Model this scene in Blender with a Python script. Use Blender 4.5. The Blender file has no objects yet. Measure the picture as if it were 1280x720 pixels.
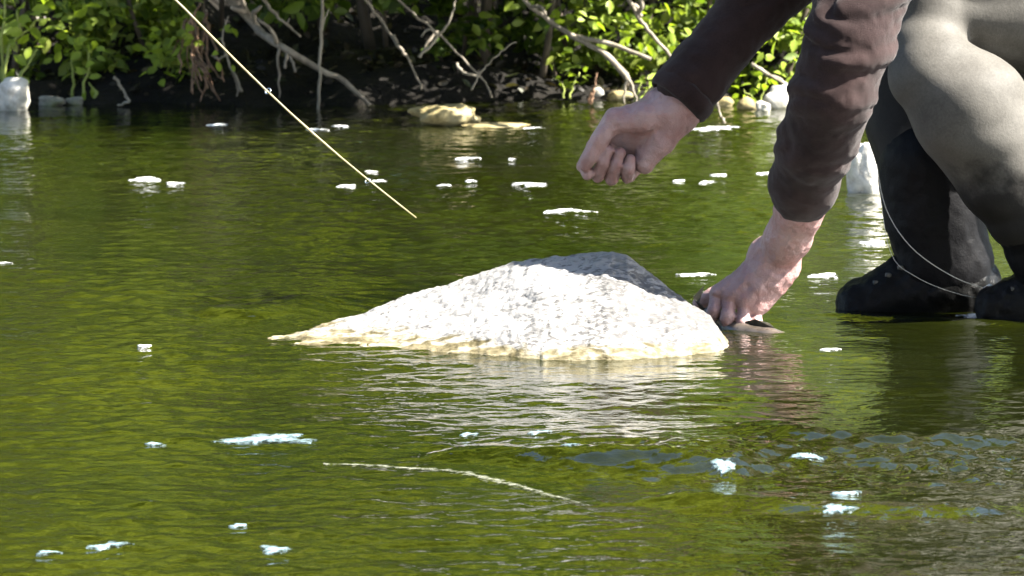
import bpy, math, random
import numpy as np
from mathutils import Vector, Matrix

random.seed(7)
rng = np.random.default_rng(7)
C = bpy.context.scene.collection
scn = bpy.context.scene
R = math.radians

# ------------------------------------------------------------------ camera, sky, sun, exposure
H_CAM, F_PX, Y_HOR = 0.85, 7040.0, -353.0
PITCH = math.atan((360 - Y_HOR) / F_PX)
cam_d = bpy.data.cameras.new('camera')
cam = bpy.data.objects.new('camera', cam_d)
C.objects.link(cam)
cam.location = (0, 0, H_CAM)
cam.rotation_euler = (math.pi / 2 - PITCH, 0, 0)
cam_d.sensor_width = 36
cam_d.lens = F_PX / 1280 * 36
cam_d.clip_start = 0.1
cam_d.clip_end = 2000
cam_d.dof.use_dof = True
cam_d.dof.focus_distance = 7.3
cam_d.dof.aperture_fstop = 27
scn.camera = cam

SUN = Vector((0.66, -0.14, 0.72)).normalized()
SUN_EL = math.asin(SUN.z)
SUN_AZ = math.atan2(SUN.x, SUN.y)          # clockwise from +Y
w = bpy.data.worlds.new('World')
scn.world = w
w.use_nodes = True
nt = w.node_tree
bg = nt.nodes['Background']
sky = nt.nodes.new('ShaderNodeTexSky')
sky.sky_type = 'NISHITA'
sky.sun_disc = False
sky.sun_elevation = SUN_EL
sky.sun_rotation = SUN_AZ
nt.links.new(sky.outputs[0], bg.inputs[0])
bg.inputs[1].default_value = 0.05
sl = bpy.data.lights.new('sun', 'SUN')
sl.energy = 5.0
sl.angle = R(0.5)
sl.color = (1.0, 0.95, 0.86)
so = bpy.data.objects.new('sun', sl)
C.objects.link(so)
so.rotation_euler = SUN.to_track_quat('Z', 'Y').to_euler()
so.location = SUN * 30
scn.view_settings.view_transform = 'Standard'
scn.view_settings.look = 'None'
scn.view_settings.gamma = 1
scn.view_settings.exposure = 3.0
scn.cycles.max_bounces = 8
scn.cycles.transparent_max_bounces = 12

# ------------------------------------------------------------------ photograph <-> place
_F = Vector((0, math.cos(PITCH), -math.sin(PITCH)))
_U = Vector((0, math.sin(PITCH), math.cos(PITCH)))
def _ray(px, py):
    return _F + Vector((1, 0, 0)) * ((px - 640) / F_PX) + _U * ((360 - py) / F_PX)
def P(px, py, Y):
    d = _ray(px, py)
    return Vector((0, 0, H_CAM)) + d * (Y / d.y)
def W(px, py, z=0.0):
    d = _ray(px, py)
    return Vector((0, 0, H_CAM)) + d * ((z - H_CAM) / d.z)
def S(Y):
    return Y / F_PX                          # metres per photo pixel at depth Y

# ------------------------------------------------------------------ helpers
def tag(o, label=None, cat=None, group=None, kind=None):
    if label: o['label'] = label
    if cat: o['category'] = cat
    if group: o['group'] = group
    if kind: o['kind'] = kind
    return o
def empty(name, loc, label, cat, group=None):
    o = bpy.data.objects.new(name, None)
    C.objects.link(o)
    o.location = loc
    o.empty_display_size = 0.05
    return tag(o, label, cat, group)
def mesh_obj(name, V, Fc, mat, parent=None, smooth=True):
    """V world coordinates; the object's origin goes to the parent's or the mesh's base."""
    V = np.asarray(V, dtype=np.float32)
    if parent is not None:
        par_loc = Vector((0, 0, 0))
        q = parent
        while q is not None:
            par_loc += q.location
            q = q.parent
        org = np.array(par_loc, dtype=np.float32)
    else:
        org = np.array([(V[:, 0].min() + V[:, 0].max()) / 2, (V[:, 1].min() + V[:, 1].max()) / 2, V[:, 2].min()], dtype=np.float32)
    V = V - org
    me = bpy.data.meshes.new(name)
    if isinstance(Fc, np.ndarray):
        n, k = Fc.shape
        me.vertices.add(len(V)); me.vertices.foreach_set('co', V.ravel())
        me.loops.add(n * k); me.loops.foreach_set('vertex_index', Fc.ravel().astype(np.int32))
        me.polygons.add(n)
        me.polygons.foreach_set('loop_start', np.arange(0, n * k, k, dtype=np.int32))
        me.polygons.foreach_set('loop_total', np.full(n, k, dtype=np.int32))
        me.update(calc_edges=True)
    else:
        me.from_pydata([tuple(map(float, v)) for v in V], [], Fc)
    me.validate()
    if smooth:
        me.polygons.foreach_set('use_smooth', np.ones(len(me.polygons), dtype=bool))
    o = bpy.data.objects.new(name, me)
    C.objects.link(o)
    if parent is None:
        o.location = org.tolist()
    else:
        o.parent = parent
    if mat: me.materials.append(mat)
    return o
def copy_tree(o, parent=None):
    c = o.copy(); C.objects.link(c)
    c.parent = parent
    for ch in list(o.children):
        copy_tree(ch, c)
    return c

def _hash(ix, iy, iz, seed):
    n = (ix * 374761393 + iy * 668265263 + iz * 2147483647 * 3 + seed * 1274126177) & 0xFFFFFFFF
    n = ((n ^ (n >> 13)) * 1274126177) & 0xFFFFFFFF
    n = (n ^ (n >> 16)) & 0xFFFFFFFF
    return n.astype(np.float64) / 4294967295.0 * 2 - 1
def noise3(p, seed=0):
    p = np.asarray(p, dtype=np.float64)
    i = np.floor(p).astype(np.int64); f = p - i
    u = f * f * (3 - 2 * f)
    out = 0
    for dx in (0, 1):
        for dy in (0, 1):
            for dz in (0, 1):
                wgt = (u[..., 0] if dx else 1 - u[..., 0]) * (u[..., 1] if dy else 1 - u[..., 1]) * (u[..., 2] if dz else 1 - u[..., 2])
                out = out + wgt * _hash(i[..., 0] + dx, i[..., 1] + dy, i[..., 2] + dz, seed)
    return out
def fbm(p, seed=0, oct=4, gain=0.5):
    p = np.asarray(p, dtype=np.float64)
    a, s, o = 1.0, 0.0, 0
    for k in range(oct):
        o = o + a * noise3(p * (2 ** k), seed + k * 17)
        a *= gain
    return o

# --- implicit surfaces: chains of tapered capsules melted together, then meshed with surface nets
def chain(pts, k=0.006):
    """pts: [(Vector, radius)...] -> capsules"""
    return [(np.array(pts[i][0]), np.array(pts[i + 1][0]), pts[i][1], pts[i + 1][1], k) for i in range(len(pts) - 1)]
def sdf_mesh(prims, h, disp=None, cuts=()):
    lo = np.min([np.minimum(a - ra, b - rb) for a, b, ra, rb, k in prims], axis=0) - 5 * h - 0.01
    hi = np.max([np.maximum(a + ra, b + rb) for a, b, ra, rb, k in prims], axis=0) + 5 * h + 0.01
    n = np.ceil((hi - lo) / h).astype(int) + 1
    D = np.full(n, 0.5, dtype=np.float32)
    ax = [lo[i] + h * np.arange(n[i]) for i in range(3)]
    for a, b, ra, rb, k in prims:
        m = max(ra, rb) + k + 5 * h + (0.012 if disp else 0)
        l = np.maximum(((np.minimum(a, b) - m - lo) / h).astype(int), 0)
        u = np.minimum(((np.maximum(a, b) + m - lo) / h).astype(int) + 2, n)
        sl_ = tuple(slice(l[i], u[i]) for i in range(3))
        X = ax[0][sl_[0]][:, None, None]; Y = ax[1][sl_[1]][None, :, None]; Z = ax[2][sl_[2]][None, None, :]
        ba = b - a; L = float(ba @ ba) + 1e-12
        t = np.clip(((X - a[0]) * ba[0] + (Y - a[1]) * ba[1] + (Z - a[2]) * ba[2]) / L, 0, 1)
        d = np.sqrt((X - a[0] - t * ba[0]) ** 2 + (Y - a[1] - t * ba[1]) ** 2 + (Z - a[2] - t * ba[2]) ** 2) - (ra + (rb - ra) * t)
        o = D[sl_]
        hh = np.clip(0.5 + 0.5 * (o - d) / k, 0, 1) if k > 0 else (o > d).astype(np.float32)
        D[sl_] = o * (1 - hh) + d * hh - (k * hh * (1 - hh) if k > 0 else 0)
    for c0, nn in cuts:                        # keep the side the normal does not point to
        X = ax[0][:, None, None]; Y = ax[1][None, :, None]; Z = ax[2][None, None, :]
        D = np.maximum(D, (X - c0[0]) * nn[0] + (Y - c0[1]) * nn[1] + (Z - c0[2]) * nn[2]).astype(np.float32)
    if disp:
        idx = np.nonzero(np.abs(D) < 0.03)
        pts = np.stack([ax[i][idx[i]] for i in range(3)], axis=-1)
        D[idx] += disp(pts).astype(np.float32)
    sgn = D < 0
    # active cells
    corners = [sgn[i:n[0] - 1 + i, j:n[1] - 1 + j, k:n[2] - 1 + k] for i in (0, 1) for j in (0, 1) for k in (0, 1)]
    cnt = sum(c.astype(np.int8) for c in corners)
    act = (cnt > 0) & (cnt < 8)
    cid = np.full(act.shape, -1, dtype=np.int64)
    ci = np.nonzero(act)
    cid[ci] = np.arange(len(ci[0]))
    acc = np.zeros((len(ci[0]), 3)); num = np.zeros(len(ci[0]))
    base = np.stack(ci, axis=-1)
    for axis in range(3):
        oth = [q for q in range(3) if q != axis]
        for p in (0, 1):
            for q in (0, 1):
                off = np.zeros(3, dtype=int); off[oth[0]] = p; off[oth[1]] = q
                e0 = base + off; e1 = e0.copy(); e1[:, axis] += 1
                d0 = D[e0[:, 0], e0[:, 1], e0[:, 2]]; d1 = D[e1[:, 0], e1[:, 1], e1[:, 2]]
                cr = (d0 < 0) != (d1 < 0)
                t = np.where(cr, d0 / np.where(cr, d0 - d1, 1), 0)
                pt = e0.astype(float); pt[:, axis] += t
                acc[cr] += pt[cr]; num[cr] += 1
    V = lo + h * (acc / num[:, None])
    faces = []
    for axis in range(3):
        s0 = np.take(sgn, range(0, n[axis] - 1), axis=axis); s1 = np.take(sgn, range(1, n[axis]), axis=axis)
        e = np.nonzero(s0 != s1)
        E = np.stack(e, axis=-1)
        o1, o2 = [(1, 2), (2, 0), (0, 1)][axis]
        ok = (E[:, o1] > 0) & (E[:, o2] > 0) & (E[:, o1] < n[o1] - 1) & (E[:, o2] < n[o2] - 1)
        E = E[ok]
        flip = ~s0[E[:, 0], E[:, 1], E[:, 2]]
        q = []
        for (u_, v_) in ((-1, -1), (0, -1), (0, 0), (-1, 0)):
            G = E.copy(); G[:, o1] += u_; G[:, o2] += v_
            q.append(cid[G[:, 0], G[:, 1], G[:, 2]])
        Q = np.stack(q, axis=-1)
        Q[flip] = Q[flip][:, ::-1]
        faces.append(Q)
    return V, np.concatenate(faces)
def join(parts):
    Vs, Fs, o = [], [], 0
    for V, Fc in parts:
        Vs.append(V); Fs.append(Fc + o); o += len(V)
    return np.concatenate(Vs), np.concatenate(Fs)

def tube(pts, radii, sides=7, wob=0.0, seed=0):
    """a tapered, slightly knobbly tube along points"""
    pts = [Vector(p) for p in pts]
    r = np.random.default_rng(seed + 1)
    V, Fc = [], []
    n = len(pts)
    up = Vector((0.31, 0.9, 0.3))
    for i, p in enumerate(pts):
        d = (pts[min(i + 1, n - 1)] - pts[max(i - 1, 0)]).normalized()
        a = d.cross(up).normalized(); b = d.cross(a)
        for s in range(sides):
            an = 2 * math.pi * s / sides
            rr = radii[i] * (1 + wob * r.uniform(-1, 1))
            V.append(p + (a * math.cos(an) + b * math.sin(an)) * rr)
    for i in range(n - 1):
        for s in range(sides):
            t = (s + 1) % sides
            Fc.append((i * sides + s, i * sides + t, (i + 1) * sides + t, (i + 1) * sides + s))
    Fc.append(tuple(range(sides))[::-1]); Fc.append(tuple(range((n - 1) * sides, n * sides)))
    return V, Fc
def resample(pts, n, jit=0.0, seed=0):
    pts = [Vector(p) for p in pts]
    r = np.random.default_rng(seed + 3)
    L = [0]
    for i in range(len(pts) - 1): L.append(L[-1] + (pts[i + 1] - pts[i]).length)
    out = []
    for k in range(n):
        s = L[-1] * k / (n - 1)
        i = max(j for j in range(len(L)) if L[j] <= s + 1e-9); i = min(i, len(pts) - 2)
        t = (s - L[i]) / max(L[i + 1] - L[i], 1e-9)
        p0 = pts[max(i - 1, 0)]; p1 = pts[i]; p2 = pts[i + 1]; p3 = pts[min(i + 2, len(pts) - 1)]
        q = 0.5 * ((2 * p1) + (p2 - p0) * t + (2 * p0 - 5 * p1 + 4 * p2 - p3) * t * t + (3 * p1 - p0 - 3 * p2 + p3) * t ** 3)
        out.append(q + Vector(r.uniform(-jit, jit, 3)))
    return out

# ------------------------------------------------------------------ materials
def mat(name, build):
    m = bpy.data.materials.new(name); m.use_nodes = True
    t = m.node_tree; t.nodes.clear()
    out = t.nodes.new('ShaderNodeOutputMaterial')
    N = lambda ty, **kw: _node(t, ty, kw)
    s = build(t, N)
    t.links.new(s, out.inputs['Surface'])
    return m
def _node(t, ty, kw):
    n = t.nodes.new('ShaderNode' + ty)
    for k, v in kw.items():
        if k.startswith('i_'):
            key = k[2:]; key = int(key) if key.isdigit() else key.replace('_', ' ')
            if hasattr(v, 'bl_idname') or hasattr(v, 'is_linked') and not isinstance(v, (int, float, tuple)):
                t.links.new(v, n.inputs[key])
            else:
                n.inputs[key].default_value = v
        else:
            setattr(n, k, v)
    return n
def ramp(t, fac, stops, interp='LINEAR'):
    n = t.nodes.new('ShaderNodeValToRGB')
    t.links.new(fac, n.inputs[0])
    cr = n.color_ramp; cr.interpolation = interp
    while len(cr.elements) < len(stops): cr.elements.new(0.5)
    for e, (p, c) in zip(cr.elements, stops):
        e.position = p; e.color = (*c, 1) if len(c) == 3 else c
    return n.outputs[0]
def mixc(t, fac, a, b, bt='MIX'):
    n = t.nodes.new('ShaderNodeMix'); n.data_type = 'RGBA'; n.blend_type = bt
    for i, v in ((0, fac), (6, a), (7, b)):
        if isinstance(v, (int, float)): n.inputs[i].default_value = v
        elif isinstance(v, tuple): n.inputs[i].default_value = (*v, 1)
        else: t.links.new(v, n.inputs[i])
    return n.outputs[2]
def noise(N, scale, detail=4, rough=0.55, vec=None, dist=0.0):
    n = N('TexNoise', i_Scale=scale, i_Detail=detail, i_Roughness=rough, i_Distortion=dist)
    if vec is not None: n.id_data.links.new(vec, n.inputs['Vector'])
    return n.outputs['Fac']
def bump(t, N, hgt, strength=0.4, dist=0.002):
    b = N('Bump', i_Strength=strength, i_Distance=dist)
    t.links.new(hgt, b.inputs['Height'])
    return b.outputs[0]
def math_(t, op, a, b=None):
    n = t.nodes.new('ShaderNodeMath'); n.operation = op
    for i, v in ((0, a), (1, b)):
        if v is None: continue
        if isinstance(v, (int, float)): n.inputs[i].default_value = v
        else: t.links.new(v, n.inputs[i])
    return n.outputs[0]
def principled(t, N, col, rough=0.6, normal=None, spec=0.5, **kw):
    p = N('BsdfPrincipled')
    if isinstance(col, tuple): p.inputs['Base Color'].default_value = (*col, 1)
    else: t.links.new(col, p.inputs['Base Color'])
    if isinstance(rough, (int, float)): p.inputs['Roughness'].default_value = rough
    else: t.links.new(rough, p.inputs['Roughness'])
    p.inputs['Specular IOR Level'].default_value = spec
    if normal is not None: t.links.new(normal, p.inputs['Normal'])
    for k, v in kw.items(): p.inputs[k.replace('_', ' ')].default_value = v
    return p.outputs[0]
def geo_pos(N): return N('NewGeometry').outputs['Position']
def objc(N): return N('TexCoord').outputs['Object']

def leaf_mat(name, stops, trans=0.45, gloss=0.5):
    def b(t, N):
        rnd = N('NewGeometry').outputs['Random Per Island']
        col = ramp(t, rnd, stops)
        d = principled(t, N, col, gloss, spec=0.25)
        tr = N('BsdfTranslucent')
        c2 = mixc(t, 1.0, col, (1.25, 1.35, 0.5), 'MULTIPLY')
        t.links.new(c2, tr.inputs[0])
        mx = N('MixShader'); mx.inputs[0].default_value = trans
        t.links.new(d, mx.inputs[1]); t.links.new(tr.outputs[0], mx.inputs[2])
        return mx.outputs[0]
    return mat(name, b)
M = {}
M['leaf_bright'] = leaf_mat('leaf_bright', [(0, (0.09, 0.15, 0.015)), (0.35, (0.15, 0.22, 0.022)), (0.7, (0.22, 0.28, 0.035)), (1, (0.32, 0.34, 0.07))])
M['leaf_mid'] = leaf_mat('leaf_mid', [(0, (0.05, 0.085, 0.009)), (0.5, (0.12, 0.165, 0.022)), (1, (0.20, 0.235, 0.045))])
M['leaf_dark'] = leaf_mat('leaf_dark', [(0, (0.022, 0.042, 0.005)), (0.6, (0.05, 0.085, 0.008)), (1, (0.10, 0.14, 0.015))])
M['leaf_tree'] = leaf_mat('leaf_tree', [(0, (0.13, 0.155, 0.020)), (0.5, (0.25, 0.275, 0.042)), (1, (0.35, 0.37, 0.075))], 0.5)
def bark(name, a, b_, sc=60):
    def f(t, N):
        v = N('Mapping'); v.inputs['Scale'].default_value = (1, 1, 0.35)
        t.links.new(objc(N), v.inputs[0])
        n = noise(N, sc, 6, 0.65, v.outputs[0]); n2 = noise(N, sc * 0.2, 3, 0.5, objc(N))
        col = mixc(t, math_(t, 'MULTIPLY', n2, 0.6), ramp(t, n, [(0.3, a), (0.7, b_)]), tuple(x * 0.45 for x in a))
        return principled(t, N, col, 0.75, bump(t, N, n, 0.6, 0.003), 0.25)
    return mat(name, f)
M['dead_wood'] = bark('dead_wood', (0.1275, 0.1062, 0.0765), (0.3230, 0.2890, 0.2295))
M['grey_wood'] = bark('grey_wood', (0.1040, 0.0880, 0.0680), (0.2880, 0.2480, 0.1920))
M['bark'] = bark('bark', (0.05, 0.04, 0.028), (0.14, 0.11, 0.08), 25)
M['root'] = bark('root', (0.1120, 0.0560, 0.0320), (0.3040, 0.1920, 0.1200))
M['stem'] = bark('stem', (0.16, 0.2, 0.04), (0.34, 0.38, 0.1))

def m_ground(t, N):
    p = geo_pos(N)
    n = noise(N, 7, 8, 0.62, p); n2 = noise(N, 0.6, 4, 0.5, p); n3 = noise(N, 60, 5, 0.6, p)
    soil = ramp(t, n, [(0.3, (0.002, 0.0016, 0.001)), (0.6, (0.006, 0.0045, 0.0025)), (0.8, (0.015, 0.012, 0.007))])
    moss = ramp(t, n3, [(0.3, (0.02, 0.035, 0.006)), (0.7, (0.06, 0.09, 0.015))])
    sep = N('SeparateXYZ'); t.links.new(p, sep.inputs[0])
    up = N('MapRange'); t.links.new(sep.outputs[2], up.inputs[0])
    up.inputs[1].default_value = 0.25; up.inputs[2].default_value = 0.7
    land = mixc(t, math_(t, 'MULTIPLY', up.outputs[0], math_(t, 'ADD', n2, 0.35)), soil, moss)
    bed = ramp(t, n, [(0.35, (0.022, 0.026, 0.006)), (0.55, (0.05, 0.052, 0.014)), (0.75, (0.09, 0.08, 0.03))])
    shade_or_wet = N('MapRange'); t.links.new(sep.outputs[2], shade_or_wet.inputs[0])
    shade_or_wet.inputs[1].default_value = -0.02; shade_or_wet.inputs[2].default_value = -0.12
    col = mixc(t, shade_or_wet.outputs[0], land, bed)
    return principled(t, N, col, 0.9, bump(t, N, math_(t, 'ADD', n, n3), 0.8, 0.02), 0.2)
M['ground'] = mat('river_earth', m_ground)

def m_water(t, N):
    p = geo_pos(N)
    mp = N('Mapping'); mp.inputs['Scale'].default_value = (1.0, 1.0, 1.0); t.links.new(p, mp.inputs[0])
    n1 = noise(N, 26, 3, 0.5, mp.outputs[0], 0.3)
    n2 = noise(N, 80, 2, 0.5, mp.outputs[0], 0.2)
    hgt = math_(t, 'ADD', n1, math_(t, 'MULTIPLY', n2, 0.22))
    nr = bump(t, N, hgt, 0.19, 0.012)
    cl = noise(N, 1.3, 3, 0.5, p)
    olive = ramp(t, cl, [(0.3, (0.004, 0.006, 0.0006)), (0.7, (0.010, 0.012, 0.001))])
    dif = N('BsdfDiffuse'); t.links.new(olive, dif.inputs[0])
    tr = N('BsdfTransparent'); tr.inputs[0].default_value = (0.44, 0.47, 0.20, 1)
    body = N('MixShader'); body.inputs[0].default_value = 0.32
    t.links.new(dif.outputs[0], body.inputs[1]); t.links.new(tr.outputs[0], body.inputs[2])
    gl = N('BsdfGlossy'); gl.inputs['Roughness'].default_value = 0.035
    gl.inputs[0].default_value = (1, 1, 1, 1)
    t.links.new(nr, gl.inputs['Normal'])
    fr = N('Fresnel', i_IOR=1.33); t.links.new(nr, fr.inputs['Normal'])
    mx = N('MixShader'); t.links.new(fr.outputs[0], mx.inputs[0])
    t.links.new(body.outputs[0], mx.inputs[1]); t.links.new(gl.outputs[0], mx.inputs[2])
    return mx.outputs[0]
M['water'] = mat('river_water', m_water)

def m_granite(t, N):
    o = geo_pos(N)
    mp = N('Mapping'); mp.inputs['Scale'].default_value = (0.55, 1.0, 1.5); mp.inputs['Rotation'].default_value = (0.2, 0.5, 0.3)
    t.links.new(o, mp.inputs[0])
    fl = noise(N, 120, 3, 0.65, mp.outputs[0], 0.5)
    fl2 = noise(N, 36, 5, 0.65, mp.outputs[0], 0.6)
    big = noise(N, 5, 3, 0.5, o)
    sep = N('SeparateXYZ'); t.links.new(o, sep.inputs[0])
    xr = N('MapRange'); t.links.new(sep.outputs[0], xr.inputs[0])
    xr.inputs[1].default_value = -0.05; xr.inputs[2].default_value = 0.3
    xr.inputs[3].default_value = 0.0; xr.inputs[4].default_value = 0.19
    shift = math_(t, 'SUBTRACT', xr.outputs[0], math_(t, 'MULTIPLY', math_(t, 'SUBTRACT', big, 0.42), 0.35))
    f1 = math_(t, 'SUBTRACT', fl, shift)
    f2 = math_(t, 'SUBTRACT', fl2, math_(t, 'MULTIPLY', shift, 0.7))
    c0 = ramp(t, big, [(0.3, (0.150, 0.144, 0.135)), (0.7, (0.215, 0.208, 0.200))])
    k1 = ramp(t, f1, [(0.39, (1, 1, 1)), (0.425, (0, 0, 0))])
    k2 = ramp(t, f2, [(0.375, (1, 1, 1)), (0.41, (0, 0, 0))])
    c1 = mixc(t, math_(t, 'MULTIPLY', k1, 0.8), c0, (0.04, 0.038, 0.038))
    c2 = mixc(t, math_(t, 'MULTIPLY', k2, 0.7), c1, (0.06, 0.058, 0.056))
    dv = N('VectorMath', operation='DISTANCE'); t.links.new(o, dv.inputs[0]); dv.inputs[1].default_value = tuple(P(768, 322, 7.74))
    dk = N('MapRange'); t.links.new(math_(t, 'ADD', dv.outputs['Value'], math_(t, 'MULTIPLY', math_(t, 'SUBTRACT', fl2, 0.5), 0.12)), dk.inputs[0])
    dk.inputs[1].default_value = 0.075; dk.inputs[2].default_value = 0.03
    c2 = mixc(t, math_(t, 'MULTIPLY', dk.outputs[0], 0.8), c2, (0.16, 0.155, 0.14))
    zr = N('MapRange'); t.links.new(math_(t, 'ADD', sep.outputs[2], math_(t, 'MULTIPLY', math_(t, 'SUBTRACT', fl2, 0.5), 0.06)), zr.inputs[0])
    zr.inputs[1].default_value = 0.017; zr.inputs[2].default_value = 0.008
    alg = ramp(t, fl2, [(0.38, (0.05, 0.04, 0.015)), (0.5, (0.12, 0.10, 0.055)), (0.65, (0.25, 0.23, 0.16))])
    c3 = mixc(t, zr.outputs[0], c2, alg)
    hgt = math_(t, 'ADD', fl, math_(t, 'MULTIPLY', fl2, 1.4))
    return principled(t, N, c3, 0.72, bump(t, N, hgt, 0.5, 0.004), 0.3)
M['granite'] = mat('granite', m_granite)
def stone(name, a, b_, c, sc=40):
    def f(t, N):
        o = objc(N)
        n = noise(N, sc, 6, 0.65, o); n2 = noise(N, sc * 0.25, 3, 0.5, o)
        col = mixc(t, ramp(t, n2, [(0.45, (0, 0, 0)), (0.62, (1, 1, 1))]), ramp(t, n, [(0.32, a), (0.6, b_)]), c)
        return principled(t, N, col, 0.8, bump(t, N, n, 0.7, 0.005), 0.3)
    return mat(name, f)
M['pale_stone'] = stone('pale_stone', (0.2400, 0.2240, 0.1920), (0.4800, 0.4640, 0.4240), (0.3200, 0.3040, 0.2240))
M['ochre_stone'] = stone('ochre_stone', (0.0800, 0.0640, 0.0240), (0.2720, 0.2160, 0.0960), (0.1760, 0.1520, 0.0800), 60)
M['grey_stone'] = stone('grey_stone', (0.08, 0.075, 0.06), (0.22, 0.2, 0.16), (0.1, 0.11, 0.05))

def foam_mat(name, col, thick):
    def f(t, N):
        v = N('TexVoronoi', i_Scale=170.0); t.links.new(objc(N), v.inputs['Vector'])
        at = N('Attribute', attribute_name='edge')
        n = noise(N, 75, 4, 0.65, objc(N))
        fac = math_(t, 'ADD', at.outputs['Fac'], math_(t, 'MULTIPLY', math_(t, 'SUBTRACT', n, 0.5), 2.6))
        fac = math_(t, 'ADD', fac, math_(t, 'MULTIPLY', v.outputs['Distance'], 0.35))
        mr = N('MapRange'); t.links.new(fac, mr.inputs[0])
        mr.inputs[1].default_value = thick + 0.42; mr.inputs[2].default_value = thick - 0.42
        p = principled(t, N, col, 0.5, bump(t, N, v.outputs['Distance'], 0.7, 0.002), 0.4)
        tr = N('BsdfTransparent'); mx = N('MixShader')
        t.links.new(mr.outputs[0], mx.inputs[0]); t.links.new(tr.outputs[0], mx.inputs[1]); t.links.new(p, mx.inputs[2])
        return mx.outputs[0]
    return mat(name, f)
M['foam'] = foam_mat('foam', (0.72, 0.73, 0.72), 0.95)
M['shaded_foam'] = foam_mat('shaded_foam', (0.14, 0.20, 0.225), 0.85)  # bluish shade put into the near foam's colour, coverage slightly thinner
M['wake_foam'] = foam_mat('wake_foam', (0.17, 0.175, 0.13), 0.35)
M['knot'] = mat('pale_knot', lambda t, N: principled(t, N, ramp(t, noise(N, 300, 3, 0.5, geo_pos(N)), [(0.3, (0.6, 0.6, 0.58)), (0.7, (0.75, 0.75, 0.72))]), 0.4))

def m_skin(t, N):
    o = geo_pos(N)
    n = noise(N, 70, 5, 0.6, o); n2 = noise(N, 22, 4, 0.55, o); n3 = noise(N, 420, 3, 0.6, o)
    col = ramp(t, n2, [(0.32, (0.2400, 0.1320, 0.1240)), (0.5, (0.2880, 0.1800, 0.1720)), (0.7, (0.3360, 0.2280, 0.2200))])
    col = mixc(t, ramp(t, n, [(0.5, (0, 0, 0)), (0.75, (0.5, 0.5, 0.5))]), col, (0.30, 0.14, 0.125))
    p = principled(t, N, col, 0.46, bump(t, N, math_(t, 'ADD', math_(t, 'MULTIPLY', n, 1.5), n3), 0.6, 0.0022), 0.4)
    q = p.node
    q.inputs['Subsurface Weight'].default_value = 0.12
    q.inputs['Subsurface Radius'].default_value = (0.008, 0.003, 0.002)
    return p
M['skin'] = mat('skin', m_skin)
M['nail'] = mat('nail', lambda t, N: principled(t, N, (0.62, 0.42, 0.38), 0.3))
def cloth(name, a, b_, sc=500, sheen=0.3, rough=0.9, bs=0.5, spec=0.08):
    def f(t, N):
        o = geo_pos(N)
        n = noise(N, sc, 3, 0.7, o); n2 = noise(N, 16, 5, 0.6, o)
        col = ramp(t, math_(t, 'ADD', math_(t, 'MULTIPLY', n, 0.5), math_(t, 'MULTIPLY', n2, 0.5)), [(0.35, a), (0.65, b_)])
        p = principled(t, N, col, rough, bump(t, N, math_(t, 'ADD', n, math_(t, 'MULTIPLY', n2, 2.0)), bs, 0.002), spec)
        p.node.inputs['Sheen Weight'].default_value = sheen
        p.node.inputs['Sheen Roughness'].default_value = 0.5
        return p
    return mat(name, f)
M['fleece'] = cloth('brown_fleece', (0.0108, 0.0063, 0.0063), (0.0324, 0.0198, 0.0189), 620, 0.08)
def m_wader(t, N):
    o = geo_pos(N)
    n = noise(N, 260, 3, 0.7, o); n2 = noise(N, 13, 5, 0.6, o)
    col = ramp(t, math_(t, 'ADD', math_(t, 'MULTIPLY', n, 0.35), math_(t, 'MULTIPLY', n2, 0.65)), [(0.35, (0.050, 0.047, 0.042)), (0.65, (0.092, 0.087, 0.078))])
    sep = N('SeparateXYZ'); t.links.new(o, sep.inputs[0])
    # shade is painted into the far leg's colour; the lower shins are soaked
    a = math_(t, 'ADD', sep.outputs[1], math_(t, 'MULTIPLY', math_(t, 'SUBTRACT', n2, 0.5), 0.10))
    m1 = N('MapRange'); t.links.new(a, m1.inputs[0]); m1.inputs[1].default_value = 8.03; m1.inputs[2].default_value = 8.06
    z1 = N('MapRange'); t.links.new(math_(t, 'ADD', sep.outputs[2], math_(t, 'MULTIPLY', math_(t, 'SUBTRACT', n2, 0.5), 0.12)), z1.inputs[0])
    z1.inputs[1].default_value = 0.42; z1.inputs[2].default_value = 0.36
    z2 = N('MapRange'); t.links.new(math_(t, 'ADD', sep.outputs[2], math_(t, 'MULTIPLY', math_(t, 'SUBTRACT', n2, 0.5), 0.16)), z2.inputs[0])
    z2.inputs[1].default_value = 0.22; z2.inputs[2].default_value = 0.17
    shade_or_wet = math_(t, 'MAXIMUM', math_(t, 'MULTIPLY', m1.outputs[0], z1.outputs[0]), z2.outputs[0])
    col = mixc(t, shade_or_wet, col, mixc(t, 1.0, col, (0.2, 0.2, 0.21), 'MULTIPLY'))
    return principled(t, N, col, 0.6, bump(t, N, math_(t, 'ADD', n, math_(t, 'MULTIPLY', n2, 2.0)), 0.18, 0.002), 0.1)
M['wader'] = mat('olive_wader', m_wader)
M['guard'] = cloth('black_neoprene', (0.0012, 0.0012, 0.0016), (0.003, 0.003, 0.004), 260, 0.0, 0.6, 0.35, 0.12)
def m_boot(t, N):
    o = geo_pos(N); n = noise(N, 90, 6, 0.65, o); n2 = noise(N, 14, 3, 0.5, o)
    col = ramp(t, n, [(0.35, (0.002, 0.002, 0.002)), (0.7, (0.006, 0.006, 0.006))])
    rg = ramp(t, n2, [(0.4, (0.3, 0.3, 0.3)), (0.65, (0.7, 0.7, 0.7))])
    return principled(t, N, col, rg, bump(t, N, n, 0.6, 0.004), 0.1)
M['boot'] = mat('wet_boot', m_boot)
M['felt'] = mat('felt_sole', lambda t, N: principled(t, N, ramp(t, noise(N, 200, 3, 0.6, geo_pos(N)), [(0.3, (0.03, 0.03, 0.028)), (0.7, (0.10, 0.095, 0.085))]), 0.9))
M['lace'] = mat('boot_lace', lambda t, N: principled(t, N, (0.05, 0.05, 0.045), 0.7))
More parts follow.
